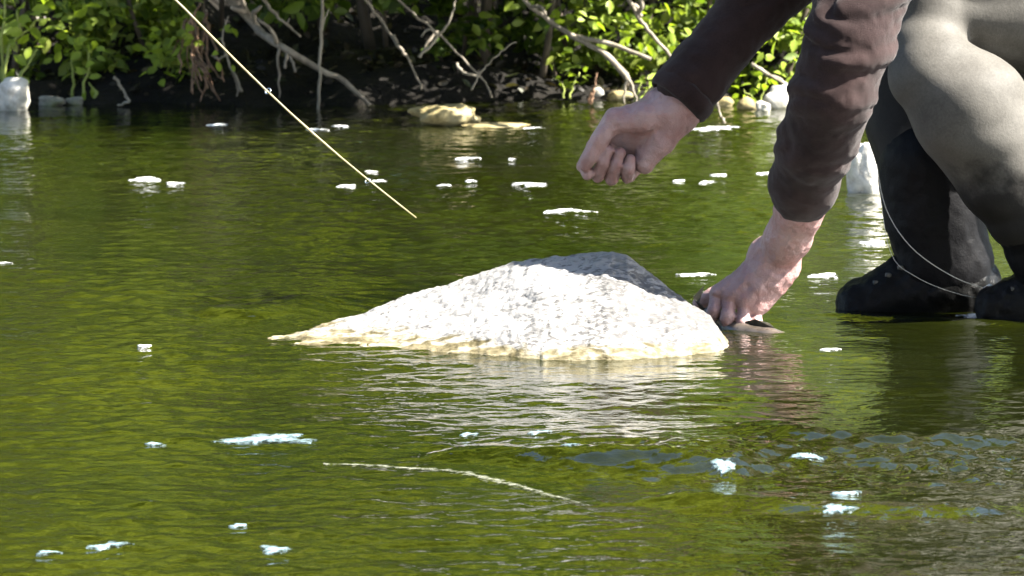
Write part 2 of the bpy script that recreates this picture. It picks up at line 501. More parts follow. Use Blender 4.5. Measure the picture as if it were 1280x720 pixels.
M['hair'] = mat('hair', lambda t, N: principled(t, N, ramp(t, noise(N, 300, 4, 0.6, geo_pos(N)), [(0.3, (0.02, 0.012, 0.008)), (0.7, (0.09, 0.06, 0.04))]), 0.5))
M['eye'] = mat('eye', lambda t, N: principled(t, N, (0.75, 0.73, 0.7), 0.15))
M['rod'] = mat('rod_varnish', lambda t, N: principled(t, N, ramp(t, noise(N, 90, 3, 0.5, geo_pos(N)), [(0.3, (0.2550, 0.2175, 0.1125)), (0.7, (0.3450, 0.3075, 0.1800))]), 0.3))
M['cork'] = mat('cork', lambda t, N: principled(t, N, ramp(t, noise(N, 150, 4, 0.6, geo_pos(N)), [(0.35, (0.22, 0.13, 0.07)), (0.6, (0.45, 0.31, 0.18))]), 0.8))
M['metal'] = mat('bright_metal', lambda t, N: principled(t, N, ramp(t, noise(N, 40, 2, 0.5, geo_pos(N)), [(0.3, (0.5, 0.5, 0.48)), (0.7, (0.7, 0.7, 0.68))]), 0.25, Metallic=1.0))
M['line'] = mat('nylon_line', lambda t, N: principled(t, N, (0.30, 0.30, 0.28), 0.3))
def m_fish(t, N):
    o = geo_pos(N); sep = N('SeparateXYZ'); t.links.new(objc(N), sep.inputs[0])
    v = N('TexVoronoi', i_Scale=130.0); t.links.new(o, v.inputs['Vector'])
    n = noise(N, 30, 4, 0.6, o)
    col = ramp(t, n, [(0.3, (0.03, 0.026, 0.02)), (0.7, (0.075, 0.06, 0.05))])
    col = mixc(t, ramp(t, v.outputs['Distance'], [(0.16, (0.8, 0.8, 0.8)), (0.24, (0, 0, 0))]), col, (0.03, 0.025, 0.015))
    return principled(t, N, col, 0.25, bump(t, N, n, 0.2, 0.001), 0.6)
M['fish'] = mat('fish_skin', m_fish)
M['fin'] = mat('fish_fin', lambda t, N: principled(t, N, ramp(t, noise(N, 120, 3, 0.5, geo_pos(N)), [(0.3, (0.012, 0.012, 0.01)), (0.7, (0.04, 0.035, 0.025))]), 0.35))

# ================================================================== SETTING
BANK = W(640, 128).y                           # far waterline, about 12.5 m
def axis(dense_lo, dense_hi, step, lo, hi, grow=1.25):
    a = list(np.arange(dense_lo, dense_hi, step))
    s, x = step, a[-1]
    while x < hi: s *= grow; x += s; a.append(x)
    s, x = step, a[0]; pre = []
    while x > lo: s *= grow; x -= s; pre.append(x)
    return np.array(pre[::-1] + a)
def sheet(xs, ys, Z):
    X, Y = np.meshgrid(xs, ys, indexing='xy')
    V = np.stack([X.ravel(), Y.ravel(), Z.ravel()], axis=-1)
    nx, ny = len(xs), len(ys)
    i = np.arange(nx * ny).reshape(ny, nx)
    Fc = np.stack([i[:-1, :-1].ravel(), i[:-1, 1:].ravel(), i[1:, 1:].ravel(), i[1:, :-1].ravel()], axis=-1)
    return V, Fc
def sstep(a, b, x):
    t = np.clip((x - a) / (b - a), 0, 1); return t * t * (3 - 2 * t)
def ground_z(x, y):
    p = np.stack([x, y, np.zeros_like(x)], axis=-1)
    e = 0.10 * noise3(p * 1.7, 5) + 0.05 * noise3(p * 5, 6)
    yy = y + e
    z = -0.42 + 0.06 * noise3(p * 2.2, 8) + 0.04 * noise3(p * 6, 9)
    far = sstep(BANK - 0.6, BANK + 0.12, yy) * 0.44 + sstep(BANK + 0.42, BANK + 0.95, yy) * 0.45 + sstep(BANK + 1.0, BANK + 2.2, yy) * 0.3 + sstep(BANK + 2, 60, yy) * 3.0
    near = sstep(3.2, 2.2, yy) * 0.55 + sstep(2.2, -3, yy) * 0.5 + sstep(-3, -50, yy) * 2
    hills = sstep(40, 260, np.abs(y - 8)) * 14 * (0.6 + 0.4 * noise3(p * 0.012, 3))
    rough = fbm(p * 9, 12, 3) * 0.025
    return z + far + near + hills + rough
gx = axis(-2.4, 2.6, 0.04, -600, 600, 1.16); gy = axis(11.6, 14.2, 0.03, -600, 700, 1.13)
GX, GY = np.meshgrid(gx, gy, indexing='xy')
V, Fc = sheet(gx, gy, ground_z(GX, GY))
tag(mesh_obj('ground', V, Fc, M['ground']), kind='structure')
def gz(x, y): return float(ground_z(np.array([x]), np.array([y]))[0])

# --- water
wx = axis(-1.5, 1.5, 0.0075, -320, 320, 1.2); wy = axis(5.1, 12.7, 0.006, 2.2, 13.4, 1.2)
WX, WY = np.meshgrid(wx, wy, indexing='xy')
def spectral(nx, ny, cell, lmin, lmax, seed, ani=1.0, slope=1.0):
    r = np.random.default_rng(seed)
    fx = np.fft.fftfreq(nx, cell)[None, :]; fy = np.fft.fftfreq(ny, cell)[:, None]
    k = np.sqrt((fx * ani) ** 2 + fy ** 2) + 1e-9
    A = np.where((k > 1 / lmax) & (k < 1 / lmin), k ** (-1.5 - slope), 0)
    ph = r.normal(size=(ny, nx)) + 1j * r.normal(size=(ny, nx))
    z = np.real(np.fft.ifft2(A * ph))
    gy_, gx_ = np.gradient(z, cell)
    return z / np.sqrt((gy_ ** 2).mean())      # unit rms slope along y
CELL = 0.006
def lookup(F, x, y):
    ny, nx = F.shape
    u = (x / CELL) % nx; v = (y / CELL) % ny
    i = np.floor(u).astype(int); j = np.floor(v).astype(int); a = u - i; b = v - j
    i1 = (i + 1) % nx; j1 = (j + 1) % ny
    return F[j, i] * (1 - a) * (1 - b) + F[j, i1] * a * (1 - b) + F[j1, i] * (1 - a) * b + F[j1, i1] * a * b
SW = spectral(512, 1024, CELL, 0.10, 0.9, 1, 1.5, 0.6)
RP = spectral(640, 1024, CELL, 0.026, 0.12, 2, 0.8, 0.0)
FR = spectral(640, 1024, CELL, 0.020, 0.075, 9, 0.8, -0.3)
q = np.stack([WX, WY, np.zeros_like(WX)], axis=-1)
patch = 0.5 + 0.5 * np.clip(noise3(q * np.array([1.3, 0.8, 1]) + 4.2, 21) * 1.8, -1, 1)     # calm and ruffled patches
A_sw = 0.010 + 0.008 * patch
A_rp = (0.015 + 0.052 * patch ** 1.5)
calm = sstep(6.55, 6.9, WY) * sstep(8.3, 7.6, WY) * sstep(-.45, -.25, WX)      # slack water under the lee of the boulder and the legs
A_rp = A_rp * (1 - .6 * calm)
for p_ in resample([W(404, 580), W(480, 584), W(570, 593), W(650, 608), W(738, 634)], 30):
    A_rp = A_rp * (1 - .25 * np.exp(-(((WX - p_.x) / .03) ** 2 + ((WY - p_.y) / .07) ** 2)))
nearness = sstep(8.2, 6.0, WY)
A_rp = A_rp + 0.020 * nearness
# the broken water right of the middle, downstream of the boulder
rif = np.exp(-((WY - 6.42 - 0.04 * np.sin(WX * 6)) / 0.22) ** 2) * sstep(-0.12, 0.12, WX)
A_sw = A_sw + 0.010 * rif
A_rp = A_rp + 0.012 * np.clip(noise3(q * np.array([2.2, 1.4, 1]) + 9.1, 23) * 2, 0, 1) + 0.02 * rif
A_fr = 0.09 * rif + 0.10 * rif * sstep(0.1, 0.45, WX)
A_sw = A_sw + 0.05 * rif
fade = np.exp(-np.maximum(np.abs(WX) - 1.5, 0) * 0.8)
Z = (lookup(SW, WX, WY) * A_sw + lookup(RP, WX + 0.37, WY) * A_rp + lookup(FR, WX, WY + .2) * A_fr) * fade
def ridge(pts, width, height, Z):
    """a low standing crest along a line on the water"""
    pts = resample([W(*p) for p in pts], 40)
    L = len(pts)
    best = np.full(WX.shape, 9.0); along = np.zeros(WX.shape)
    box = (WX > min(p.x for p in pts) - .3) & (WX < max(p.x for p in pts) + .3) & (WY > min(p.y for p in pts) - .4) & (WY < max(p.y for p in pts) + .4)
    x = WX[box]; y = WY[box]; bb = np.full(x.shape, 9.0); al = np.zeros(x.shape)
    for i, p in enumerate(pts):
        d = (x - p.x) ** 2 + (y - p.y) ** 2
        m = d < bb; bb[m] = d[m]; al[m] = i / (L - 1)
    zz = height * np.exp(-bb / width ** 2) * np.clip(np.minimum(al, 1 - al) * 6, 0, 1)
    Z[box] += zz
ridge([(250, 396), (310, 392), (360, 385), (415, 374)], 0.07, 0.011, Z)
ridge([(540, 566), (620, 572), (740, 576), (860, 580), (960, 590)], 0.055, 0.012, Z)
ridge([(930, 528), (1020, 548), (1120, 552), (1290, 546)], 0.05, 0.012, Z)
ridge([(1030, 392), (1090, 398), (1170, 401), (1240, 404), (1300, 408)], 0.025, 0.006, Z)
ridge([(820, 618), (930, 632), (1060, 636), (1290, 640)], 0.05, 0.010, Z)
V, Fc = sheet(wx, wy, Z)
tag(mesh_obj('river_water', V, Fc, M['water']), kind='structure')

# ================================================================== ROCKS
def boulder_main():
    tops = [(330, 428), (352, 420), (392, 402), (440, 388), (500, 370), (560, 354), (600, 342), (640, 331), (672, 324), (715, 321), (765, 317), (785, 322), (800, 334), (830, 353), (862, 373), (890, 392), (906, 414), (918, 432)]
    fronts = [(330, 429), (380, 433), (440, 437), (520, 440), (600, 444), (680, 449), (760, 449), (850, 446), (900, 441), (918, 433)]
    xs_px = np.arange(322, 926, 2.2)
    ridY = 7.70
    ft = np.interp(xs_px, [p[0] for p in fronts], [p[1] for p in fronts])
    tp = np.interp(xs_px, [p[0] for p in tops], [p[1] for p in tops])
    rows = []
    ns = 150
    for x, f_, t_ in zip(xs_px, ft, tp):
        fw = W(x, f_)
        k = np.sin(np.clip((x - 325) / 600, 0, 1) * math.pi) ** 0.6
        ry = fw.y + 0.03 + 0.27 * k
        top = P(x, t_, ry)
        hgt = max(top.z, 0.0)
        by = ry + 0.06 + 0.20 * k
        col = []
        for s in np.linspace(0, 1, ns):
            if s < 0.12:                       # under water in front
                u = s / 0.12; y = fw.y - 0.06 * (1 - u); z = -0.42 * (1 - u) ** 1.0
            elif s < 0.62:                     # front face up to the ridge
                u = (s - 0.12) / 0.5; y = fw.y + (ry - fw.y) * u
                z = hgt * (0.72 * u ** 0.62 + 0.28 * u)
            else:
                u = (s - 0.62) / 0.38; y = ry + (by - ry) * u; z = hgt * (1 - u ** 1.8) - 0.42 * u ** 4
            xx = (x - 640) * S(y)
            col.append((xx, y, z))
        rows.append(col)
    A = np.array(rows)
    p = A.copy()
    n1 = fbm(p * 9, 31, 4) * 0.011
    # chipped, faceted surface: quantised noise
    f2 = np.abs(noise3(p * np.array([30, 44, 60]) + p[..., ::-1] * 12, 40)) * 0.0028 + np.abs(noise3(p * np.array([95, 120, 150]), 41)) * 0.0022 + 0.0012 * noise3(p * 210, 44)
    dz = (n1 * 0.75 + f2 - 0.005)
    lim = np.clip((A[..., 2] + 0.10) / 0.12, 0, 1)
    edge = np.minimum(np.arange(len(A)), np.arange(len(A))[::-1])[:, None] / 12.0
    A[..., 2] += dz * lim * np.clip(edge, 0.15, 1)
    A[..., 1] -= f2 * 0.6 * lim
    nx, ny = A.shape[:2]
    i = np.arange(nx * ny).reshape(nx, ny)
    Fc = np.stack([i[:-1, :-1].ravel(), i[1:, :-1].ravel(), i[1:, 1:].ravel(), i[:-1, 1:].ravel()], axis=-1)
    o = mesh_obj('boulder', A.reshape(-1, 3), Fc, M['granite'])
    return tag(o, 'large white speckled granite boulder with long sloping side rising from the stream', 'boulder')
boulder_main()

def rock(name, px, py, wpx, hpx, mt, label, group=None, deep=0.8, Y=None, seed=0, sub=4, sharp=0.35, zsink=0.35):
    """a rock whose front waterline / foot is at (px, py) in the photograph"""
    b = W(px, py) if Y is None else P(px, py, Y)
    import bmesh
    bm = bmesh.new()
    bmesh.ops.create_icosphere(bm, subdivisions=sub, radius=1)
    v = np.array([list(x.co) for x in bm.verts])
    s = S(b.y)
    v = v * (1 + sharp * fbm(v * 1.3 + seed * 3.1, seed, 3)[:, None] + 0.06 * np.abs(noise3(v * 6 + seed, seed + 3))[:, None])
    v[:, 2] = (v[:, 2] - v[:, 2].min()) / (v[:, 2].max() - v[:, 2].min()) * (1 + zsink) - zsink
    v[:, 0] = v[:, 0] / (v[:, 0].max() - v[:, 0].min())
    v[:, 1] = v[:, 1] / (v[:, 1].max() - v[:, 1].min())
    v *= np.array([wpx * s, wpx * s * deep, hpx * s])
    v += np.array([b.x, b.y + wpx * s * deep * 0.45, b.z])
    Fc = np.array([[q.index for q in f.verts] for f in bm.faces])
    bm.free()
    o = mesh_obj(name, v, Fc, mt)
    return tag(o, label, 'rock', group)
rock('rock', 554, 158, 92, 27, M['ochre_stone'], 'low yellowish rock breaking the surface near the far bank', seed=3, sharp=0.3)
rock('rock', 620, 160, 90, 4, M['ochre_stone'], 'flat ochre rock barely awash beside the low yellowish rock', seed=5, sharp=0.2)
rock('rock', 1086, 244, 56, 66, M['pale_stone'], 'sunlit pale rock in the water behind the dark wader leg', seed=8, sharp=0.25)
rock('rock', 12, 139, 50, 42, M['pale_stone'], 'rounded white rock at the left end of the far bank', seed=11, sharp=0.25)
bank_rocks = [
    (975, 136, 44, 30, 'pale_stone', 'bright white rock under leaves between the two arms'),
    (935, 137, 30, 16, 'ochre_stone', 'yellow rock at the waterline just below the dark sleeve'),
    (905, 134, 26, 13, 'ochre_stone', 'smaller yellow rock next to the wrist of the raised hand'),
    (954, 138, 20, 12, 'pale_stone', 'small pale rock in front of the bright white bank rock'),
    (775, 127, 40, 13, 'ochre_stone', 'reddish rock at the foot of the forked dead branch'),
    (812, 130, 26, 10, 'pale_stone', 'small pale rock between forked branch and raised wrist'),
    (748, 126, 16, 17, 'pale_stone', 'upright pale stone on the bank near the forked branch'),
    (140, 126, 14, 11, 'pale_stone', 'round white pebble beside the leaning white stick'),
    (118, 128, 20, 9, 'pale_stone', 'flat white pebble at the foot of the leafy stem'),
    (62, 132, 34, 12, 'grey_stone', 'dull grey rock near the rounded white rock'),
    (92, 131, 24, 10, 'grey_stone', 'small dull rock between grey rock and leafy stem'),
    (667, 122, 9, 12, 'pale_stone', 'tiny upright white stone at the dark waterline'),
    (657, 123, 9, 9, 'ochre_stone', 'tiny yellow stone beside the tiny upright white stone'),
    (533, 122, 12, 9, 'ochre_stone', 'tiny yellow stone above the low yellowish rock'),
    (590, 124, 9, 9, 'pale_stone', 'tiny pale stone under the crossing dead sticks'),
    (555, 120, 30, 6, 'grey_stone', 'flat reddish grey stone behind the low yellowish rock'),
]
for k, (x, y, w_, h_, mt, lb) in enumerate(bank_rocks):
    rock('rock', x, y, w_, h_, M[mt], lb, 'stones along the far bank', seed=20 + k, sub=3, sharp=0.3)

# ================================================================== PLANTS
LEAF_V = np.array([(0, 0, 0), (0.26, 0.33, 0.07), (0.24, 0.68, 0.05), (0, 1, -0.10), (-0.24, 0.68, 0.05), (-0.26, 0.33, 0.07), (0, 0.5, -0.02)])
LEAF_F = np.array([(0, 1, 6), (1, 2, 6), (2, 3, 6), (3, 4, 6), (4, 5, 6), (5, 0, 6)])
BLADE_F = np.array([(0, 1, 3), (0, 3, 5)])
def rot_rand(n, r, droop=0.3, face=None):
    """orthonormal frames: leaf axis outward/down, normal biased up and to the light"""
    ax = r.normal(size=(n, 3)); ax[:, 2] = ax[:, 2] * 0.6 - droop
    ax /= np.linalg.norm(ax, axis=1)[:, None]
    nn = r.normal(size=(n, 3)) * 0.75 + np.array([0.25, -0.35, 0.75])
    nn -= (nn * ax).sum(1)[:, None] * ax
    nn /= np.linalg.norm(nn, axis=1)[:, None]
    sx = np.cross(ax, nn)
    return sx, ax, nn
def leaves(clumps, size, seed, tri=6, droop=0.3, narrow=1.0):
    """clumps: [(centre, (rx, ry, rz), n)] -> one mesh of many separate leaves"""
    r = np.random.default_rng(seed)
    Ps = []
    for c, rad, n in clumps:
        d = r.normal(size=(n, 3)); d /= np.linalg.norm(d, axis=1)[:, None]
        rr = r.uniform(0.25, 1, n) ** 0.55
        Ps.append(np.array(c) + d * rr[:, None] * np.array(rad))
    Pn = np.concatenate(Ps); n = len(Pn)
    sx, ax, nn = rot_rand(n, r, droop)
    sz = size * r.uniform(0.55, 1.35, n)
    lv = LEAF_V * np.array([narrow, 1, 1])
    lf = LEAF_F if tri == 6 else np.array([(0, 1, 2), (0, 2, 3), (0, 3, 4), (0, 4, 5)]) if tri == 4 else None
    if tri == 2:
        lv = np.array([(0, 0, 0), (0.3 * narrow, 0.5, 0.06), (0, 1, -0.05), (-0.3 * narrow, 0.5, 0.06)]); lf = np.array([(0, 1, 2), (0, 2, 3)])
    m = len(lv)
    Vv = Pn[:, None, :] + sz[:, None, None] * (lv[None, :, 0:1] * sx[:, None, :] + lv[None, :, 1:2] * ax[:, None, :] + lv[None, :, 2:3] * nn[:, None, :])
    Fv = lf[None] + (np.arange(n) * m)[:, None, None]
    return Vv.reshape(-1, 3), Fv.reshape(-1, 3)
def clump_cloud(c, rad, k, n, sub, seed):
    r = np.random.default_rng(seed)
    out = []
    for i in range(k):
        d = r.normal(size=3); d /= np.linalg.norm(d); q_ = r.uniform(0.2, 1) ** 0.6
        out.append((np.array(c) + d * q_ * np.array(rad), np.array((1, 1, 0.7)) * sub * r.uniform(0.6, 1.3), int(n / k * r.uniform(0.6, 1.4))))
    return out

LEAF_MESH = {}
def single_leaf(parent, loc, size, mt, r, droop=0.35):
    key = mt.name
    if key not in LEAF_MESH:
        me = bpy.data.meshes.new('leaf')
        me.from_pydata([tuple(v) for v in LEAF_V], [], [tuple(f) for f in LEAF_F])
        me.polygons.foreach_set('use_smooth', np.ones(len(me.polygons), dtype=bool))
        me.materials.append(mt)
        LEAF_MESH[key] = me
    o = bpy.data.objects.new('leaf', LEAF_MESH[key])
    C.objects.link(o)
    o.parent = parent
    sx, ax, nn = rot_rand(1, r, droop)
    m3 = Matrix((sx[0], ax[0], nn[0])).transposed()
    o.rotation_euler = m3.to_euler()
    o.scale = (size,) * 3
    o.location = Vector(loc) - parent.location
    return o

def shrub(label, base, stems, clumps, size, mt, seed, name='shrub', cat='shrub', group='bushes on the far bank', singles=(), stem_mat='bark', tri=6):
    t = empty(name, base, label, cat, group)
    r = np.random.default_rng(seed)
    for k, (pts, r0) in enumerate(stems):
        pp = resample(pts, 9, 0.006, seed + k)
        Vt, Ft = tube(pp, [r0 * (1 - 0.75 * i / 8) for i in range(9)], 6, 0.1, seed + k)
        mesh_obj('stem', Vt, Ft, M[stem_mat], t)
    if clumps:
        Vl, Fl = leaves(clumps, size, seed, tri)
        o = mesh_obj('foliage', Vl, Fl, mt, t, smooth=False)
        o['kind'] = 'stuff'
    for (x0, x1, y0, y1, d0, d1, n, sz, lm) in singles:
        for k in range(n):
            Y = r.uniform(d0, d1)
            single_leaf(t, P(r.uniform(x0, x1), r.uniform(y0, y1), Y), sz * r.uniform(0.75, 1.3), M[lm], r)
    return t
B = BANK
def pxbox(x0, x1, y0, y1, Y0, Y1, k, n, sub, seed):
    """leaf clumps filling a region of the bank"""
    r = np.random.default_rng(seed)
    return [(np.array(P(r.uniform(x0, x1), r.uniform(y0, y1), r.uniform(Y0, Y1))), np.array((1, 1, 0.75)) * sub * r.uniform(0.6, 1.35), max(3, int(n / k * r.uniform(0.5, 1.5)))) for i in range(k)]
def over(x0, x1, Y0, Y1, z0, z1, k, n, sub, seed):
    r = np.random.default_rng(seed)
    return [(np.array((r.uniform(x0, x1), r.uniform(Y0, Y1), r.uniform(z0, z1))), np.array((1, 1, 0.7)) * sub * r.uniform(0.6, 1.3), int(n / k * r.uniform(0.5, 1.5))) for i in range(k)]
def stem_set(x0, x1, n, seed, h=1.2, r0=0.008, lean=0.25):
    r = np.random.default_rng(seed); out = []
    for i in range(n):
        x = r.uniform(x0, x1); y = B + r.uniform(0.2, 0.6); z = gz(x, y) - 0.03
        out.append(([(x, y, z), (x + r.uniform(-.1, .1), y - .05, z + h * .4), (x + r.uniform(-.3, .3), y - lean * r.uniform(.3, 1.4), z + h)], r0 * r.uniform(.6, 1.3)))
    return out
def base(px): 
    x = (px - 640) * S(B + 0.4)
    return Vector((x, B + 0.4, gz(x, B + 0.4)))
shrub('bright green bush over the rounded white rock at the left end of the bank', base(60), stem_set(-1.2, -0.9, 4, 1),
      pxbox(-60, 130, -10, 100, B + 0.1, B + 0.5, 34, 900, 0.035, 2) + over(-1.5, -0.8, B + 0.25, B + 0.8, 0.25, 1.3, 50, 2000, 0.10, 3), 0.036, M['leaf_mid'], 4,
      singles=[(0, 130, -5, 75, B - 0.04, B + 0.1, 48, 0.034, 'leaf_bright')])
shrub('dense green bush behind the leafy stem and the leaning white stick', base(170), stem_set(-0.95, -0.6, 4, 5),
      pxbox(100, 245, -10, 95, B + 0.12, B + 0.5, 40, 1100, 0.035, 6) + over(-1.0, -0.6, B + 0.25, B + 0.8, 0.28, 1.3, 44, 1800, 0.10, 7), 0.032, M['leaf_mid'], 8,
      singles=[(95, 240, 0, 60, B + 0.0, B + 0.12, 34, 0.030, 'leaf_mid'), (170, 232, 45, 100, B - 0.02, B + 0.1, 26, 0.028, 'leaf_bright')])
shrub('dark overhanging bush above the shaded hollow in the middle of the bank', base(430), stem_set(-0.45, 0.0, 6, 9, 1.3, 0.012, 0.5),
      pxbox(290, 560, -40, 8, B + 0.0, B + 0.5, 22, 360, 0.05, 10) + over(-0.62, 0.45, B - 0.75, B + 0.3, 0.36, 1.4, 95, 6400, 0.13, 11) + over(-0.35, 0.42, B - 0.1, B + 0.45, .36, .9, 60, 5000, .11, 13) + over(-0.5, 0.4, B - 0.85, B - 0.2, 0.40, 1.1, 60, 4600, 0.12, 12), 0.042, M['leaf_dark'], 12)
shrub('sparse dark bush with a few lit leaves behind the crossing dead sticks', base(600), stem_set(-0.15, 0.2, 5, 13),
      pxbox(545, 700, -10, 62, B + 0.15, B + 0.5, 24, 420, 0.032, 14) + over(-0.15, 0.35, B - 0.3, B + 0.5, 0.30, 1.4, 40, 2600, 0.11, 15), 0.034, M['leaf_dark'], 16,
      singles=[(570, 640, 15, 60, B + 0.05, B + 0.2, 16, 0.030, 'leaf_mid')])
shrub('yellow green bush lit by the sun behind the forked dead branch', base(760), stem_set(0.1, 0.5, 5, 17),
      pxbox(680, 880, -10, 90, B + 0.15, B + 0.5, 42, 1000, 0.034, 18) + over(0.15, 0.75, B + 0.25, B + 0.8, 0.28, 1.2, 46, 1800, 0.10, 19), 0.032, M['leaf_mid'], 20,
      singles=[(700, 815, 12, 55, B - 0.02, B + 0.12, 46, 0.030, 'leaf_bright'), (640, 700, 0, 20, B, B + 0.1, 12, 0.028, 'leaf_bright'), (810, 860, 0, 70, B, B + 0.15, 14, 0.028, 'leaf_bright')])
shrub('leafy bush seen between the two bent arms', base(965), stem_set(0.5, 0.75, 3, 21),
      pxbox(880, 1030, -10, 112, B + 0.15, B + 0.5, 40, 1000, 0.034, 22) + over(0.55, 1.0, B + 0.25, B + 0.8, 0.28, 1.2, 36, 1500, 0.10, 23), 0.032, M['leaf_mid'], 24,
      singles=[(940, 1010, 20, 110, B - 0.02, B + 0.12, 30, 0.030, 'leaf_bright')])
shrub('bush behind the crouching person at the right end of the bank', base(1180), stem_set(0.85, 1.3, 4, 25),
      pxbox(1030, 1330, -10, 115, B + 0.15, B + 0.5, 36, 900, 0.036, 26) + over(0.9, 1.7, B + 0.2, B + 0.8, 0.25, 1.0, 50, 2000, 0.10, 27), 0.034, M['leaf_mid'], 28)

# fallen leaves and twigs lying on the dark soil of the bank
r_ = np.random.default_rng(99)
lx = r_.uniform(-1.5, 1.5, 2600); ly = B + r_.uniform(0.03, 0.9, 2600) ** 1.0; lz = ground_z(lx, ly) + 0.006
Vl, Fl = leaves([((x, y, z), (.01, .01, .004), 1) for x, y, z in zip(lx, ly, lz)], 0.026, 98, 4, 0.0, 0.9)
M['leaf_litter'] = leaf_mat('leaf_litter', [(0, (0.012, 0.009, 0.005)), (0.5, (0.025, 0.018, 0.010)), (0.8, (0.016, 0.022, 0.005)), (1, (0.09, 0.075, 0.04))], 0.15)
tag(mesh_obj('leaf_litter', Vl, Fl, M['leaf_litter'], smooth=False), 'brown and green fallen leaves strewn over the dark soil of the far bank', 'leaf litter', kind='stuff')

# small plants standing at the water's edge
def plant(label, pts, leafspots, mt, size, seed, r0=0.004, sm='stem', cat='plant', name='leafy_plant', group='small plants at the waterline'):
    b = pts[0][0]
    t = empty(name, b, label, cat, group)
    r = np.random.default_rng(seed)
    for k, pl in enumerate(pts):
        pp = resample(pl, 10, 0.003, seed + k)
        Vt, Ft = tube(pp, [r0 * (1 - 0.6 * i / 9) for i in range(10)], 6, 0.1, seed)
        mesh_obj('stem', Vt, Ft, M[sm], t)
    for (x, y, Y, s) in leafspots:
        single_leaf(t, P(x + r.uniform(-3, 3), y + r.uniform(-3, 3), Y + r.uniform(-.03, .03)), size * s, M[mt], r, 0.2)
    return t
Yp = B - 0.03
plant('tall yellow green plant with broad stems above the rounded white rock',
      [[P(4, 104, Yp), P(10, 65, Yp), P(28, 42, Yp), P(52, 22, Yp)], [P(3, 104, Yp + .02), P(3, 40, Yp), P(8, -30, Yp)], [P(27, 45, Yp), P(24, 30, Yp), P(20, 14, Yp)], [P(20, 103, Yp), P(32, 84, Yp), P(45, 62, Yp)]],
      [(14, 70, Yp, 1.2), (10, 88, Yp, 1.4), (20, 95, Yp, 1.2), (30, 40, Yp, 1.3), (38, 26, Yp, 1.2), (50, 24, Yp, 1), (6, 38, Yp, 1.2), (15, 20, Yp, 1.3), (24, 10, Yp, 1.4), (42, 12, Yp, 1.2), (5, 15, Yp, 1.2), (18, 64, Yp, 1.2), (8, 55, Yp, 1)], 'leaf_bright', 0.034, 51, 0.005)
plant('leafy green stem standing in the water left of the leaning white stick',
      [[P(103, 131, Yp), P(105, 105, Yp), P(110, 85, Yp), P(112, 66, Yp)], [P(116, 131, Yp), P(120, 115, Yp), P(110, 104, Yp)], [P(90, 130, Yp + .05), P(91, 100, Yp + .05), P(88, 75, Yp + .05)]],
      [(112, 66, Yp, 1.1), (104, 80, Yp, 1.1), (108, 92, Yp, 1), (112, 97, Yp, 1), (104, 96, Yp, .9), (118, 60, Yp, 1.2), (104, 54, Yp, 1.2), (96, 50, Yp, 1), (114, 108, Yp, .9), (106, 116, Yp, 1), (122, 62, Yp, 1)], 'leaf_bright', 0.030, 52, 0.0045)
rr_ = np.random.default_rng(5)
plant('low sunlit yellow plant at the foot of the forked dead branch',
      [[P(792, 131, Yp), P(796, 118, Yp), P(802, 100, Yp)], [P(796, 131, Yp), P(800, 122, Yp), P(812, 108, Yp)]],
      [(rr_.uniform(790, 818), rr_.uniform(96, 126), Yp, rr_.uniform(.7, 1.1)) for k in range(14)], 'leaf_bright', 0.024, 53, 0.003)
plant('yellow leafed tuft on the bank stones under the dark sleeve',
      [[P(950, 130, Yp), P(953, 115, Yp), P(958, 98, Yp)], [P(945, 132, Yp), P(940, 122, Yp), P(930, 112, Yp)]],
      [(rr_.uniform(915, 966), rr_.uniform(96, 132), Yp - .02, rr_.uniform(.7, 1.1)) for k in range(22)], 'leaf_bright', 0.026, 54, 0.003)
plant('small dark plant with white tipped leaves at the shaded waterline',
      [[P(705, 122, Yp + .05), P(703, 108, Yp + .05), P(698, 95, Yp + .05)], [P(712, 122, Yp + .05), P(716, 108, Yp + .05), P(724, 92, Yp + .05)]],
      [(rr_.uniform(690, 735), rr_.uniform(84, 112), Yp + .05, rr_.uniform(.7, 1.1)) for k in range(16)], 'leaf_mid', 0.024, 55, 0.003)
plant('hanging spray of yellow leaves beside the reddish roots',
      [[P(250, 4, B + .05), P(240, 25, B), P(228, 45, B), P(212, 70, B)], [P(240, 25, B), P(234, 60, B - .02), P(236, 92, B - .02)]],
      [(rr_.uniform(186, 246), rr_.uniform(30, 96), B - .03, rr_.uniform(.8, 1.2)) for k in range(28)], 'leaf_bright', 0.028, 56, 0.003, sm='root')
plant('few round yellow leaves on a twig crossing the fishing rod',
      [[P(300, 112, B - .1), P(287, 80, B - .1), P(278, 48, B - .1), P(284, 20, B - .1)], [P(283, 66, B - .1), P(272, 74, B - .1), P(264, 68, B - .1)]],
      [(280, 40, B - .1, 1.2), (290, 36, B - .1, 1.2), (286, 30, B - .1, 1), (270, 36, B - .1, .9), (265, 68, B - .1, 1), (273, 76, B - .1, 1), (288, 82, B - .1, .8), (276, 50, B - .1, .8)], 'leaf_bright', 0.026, 57, 0.003, sm='dead_wood')

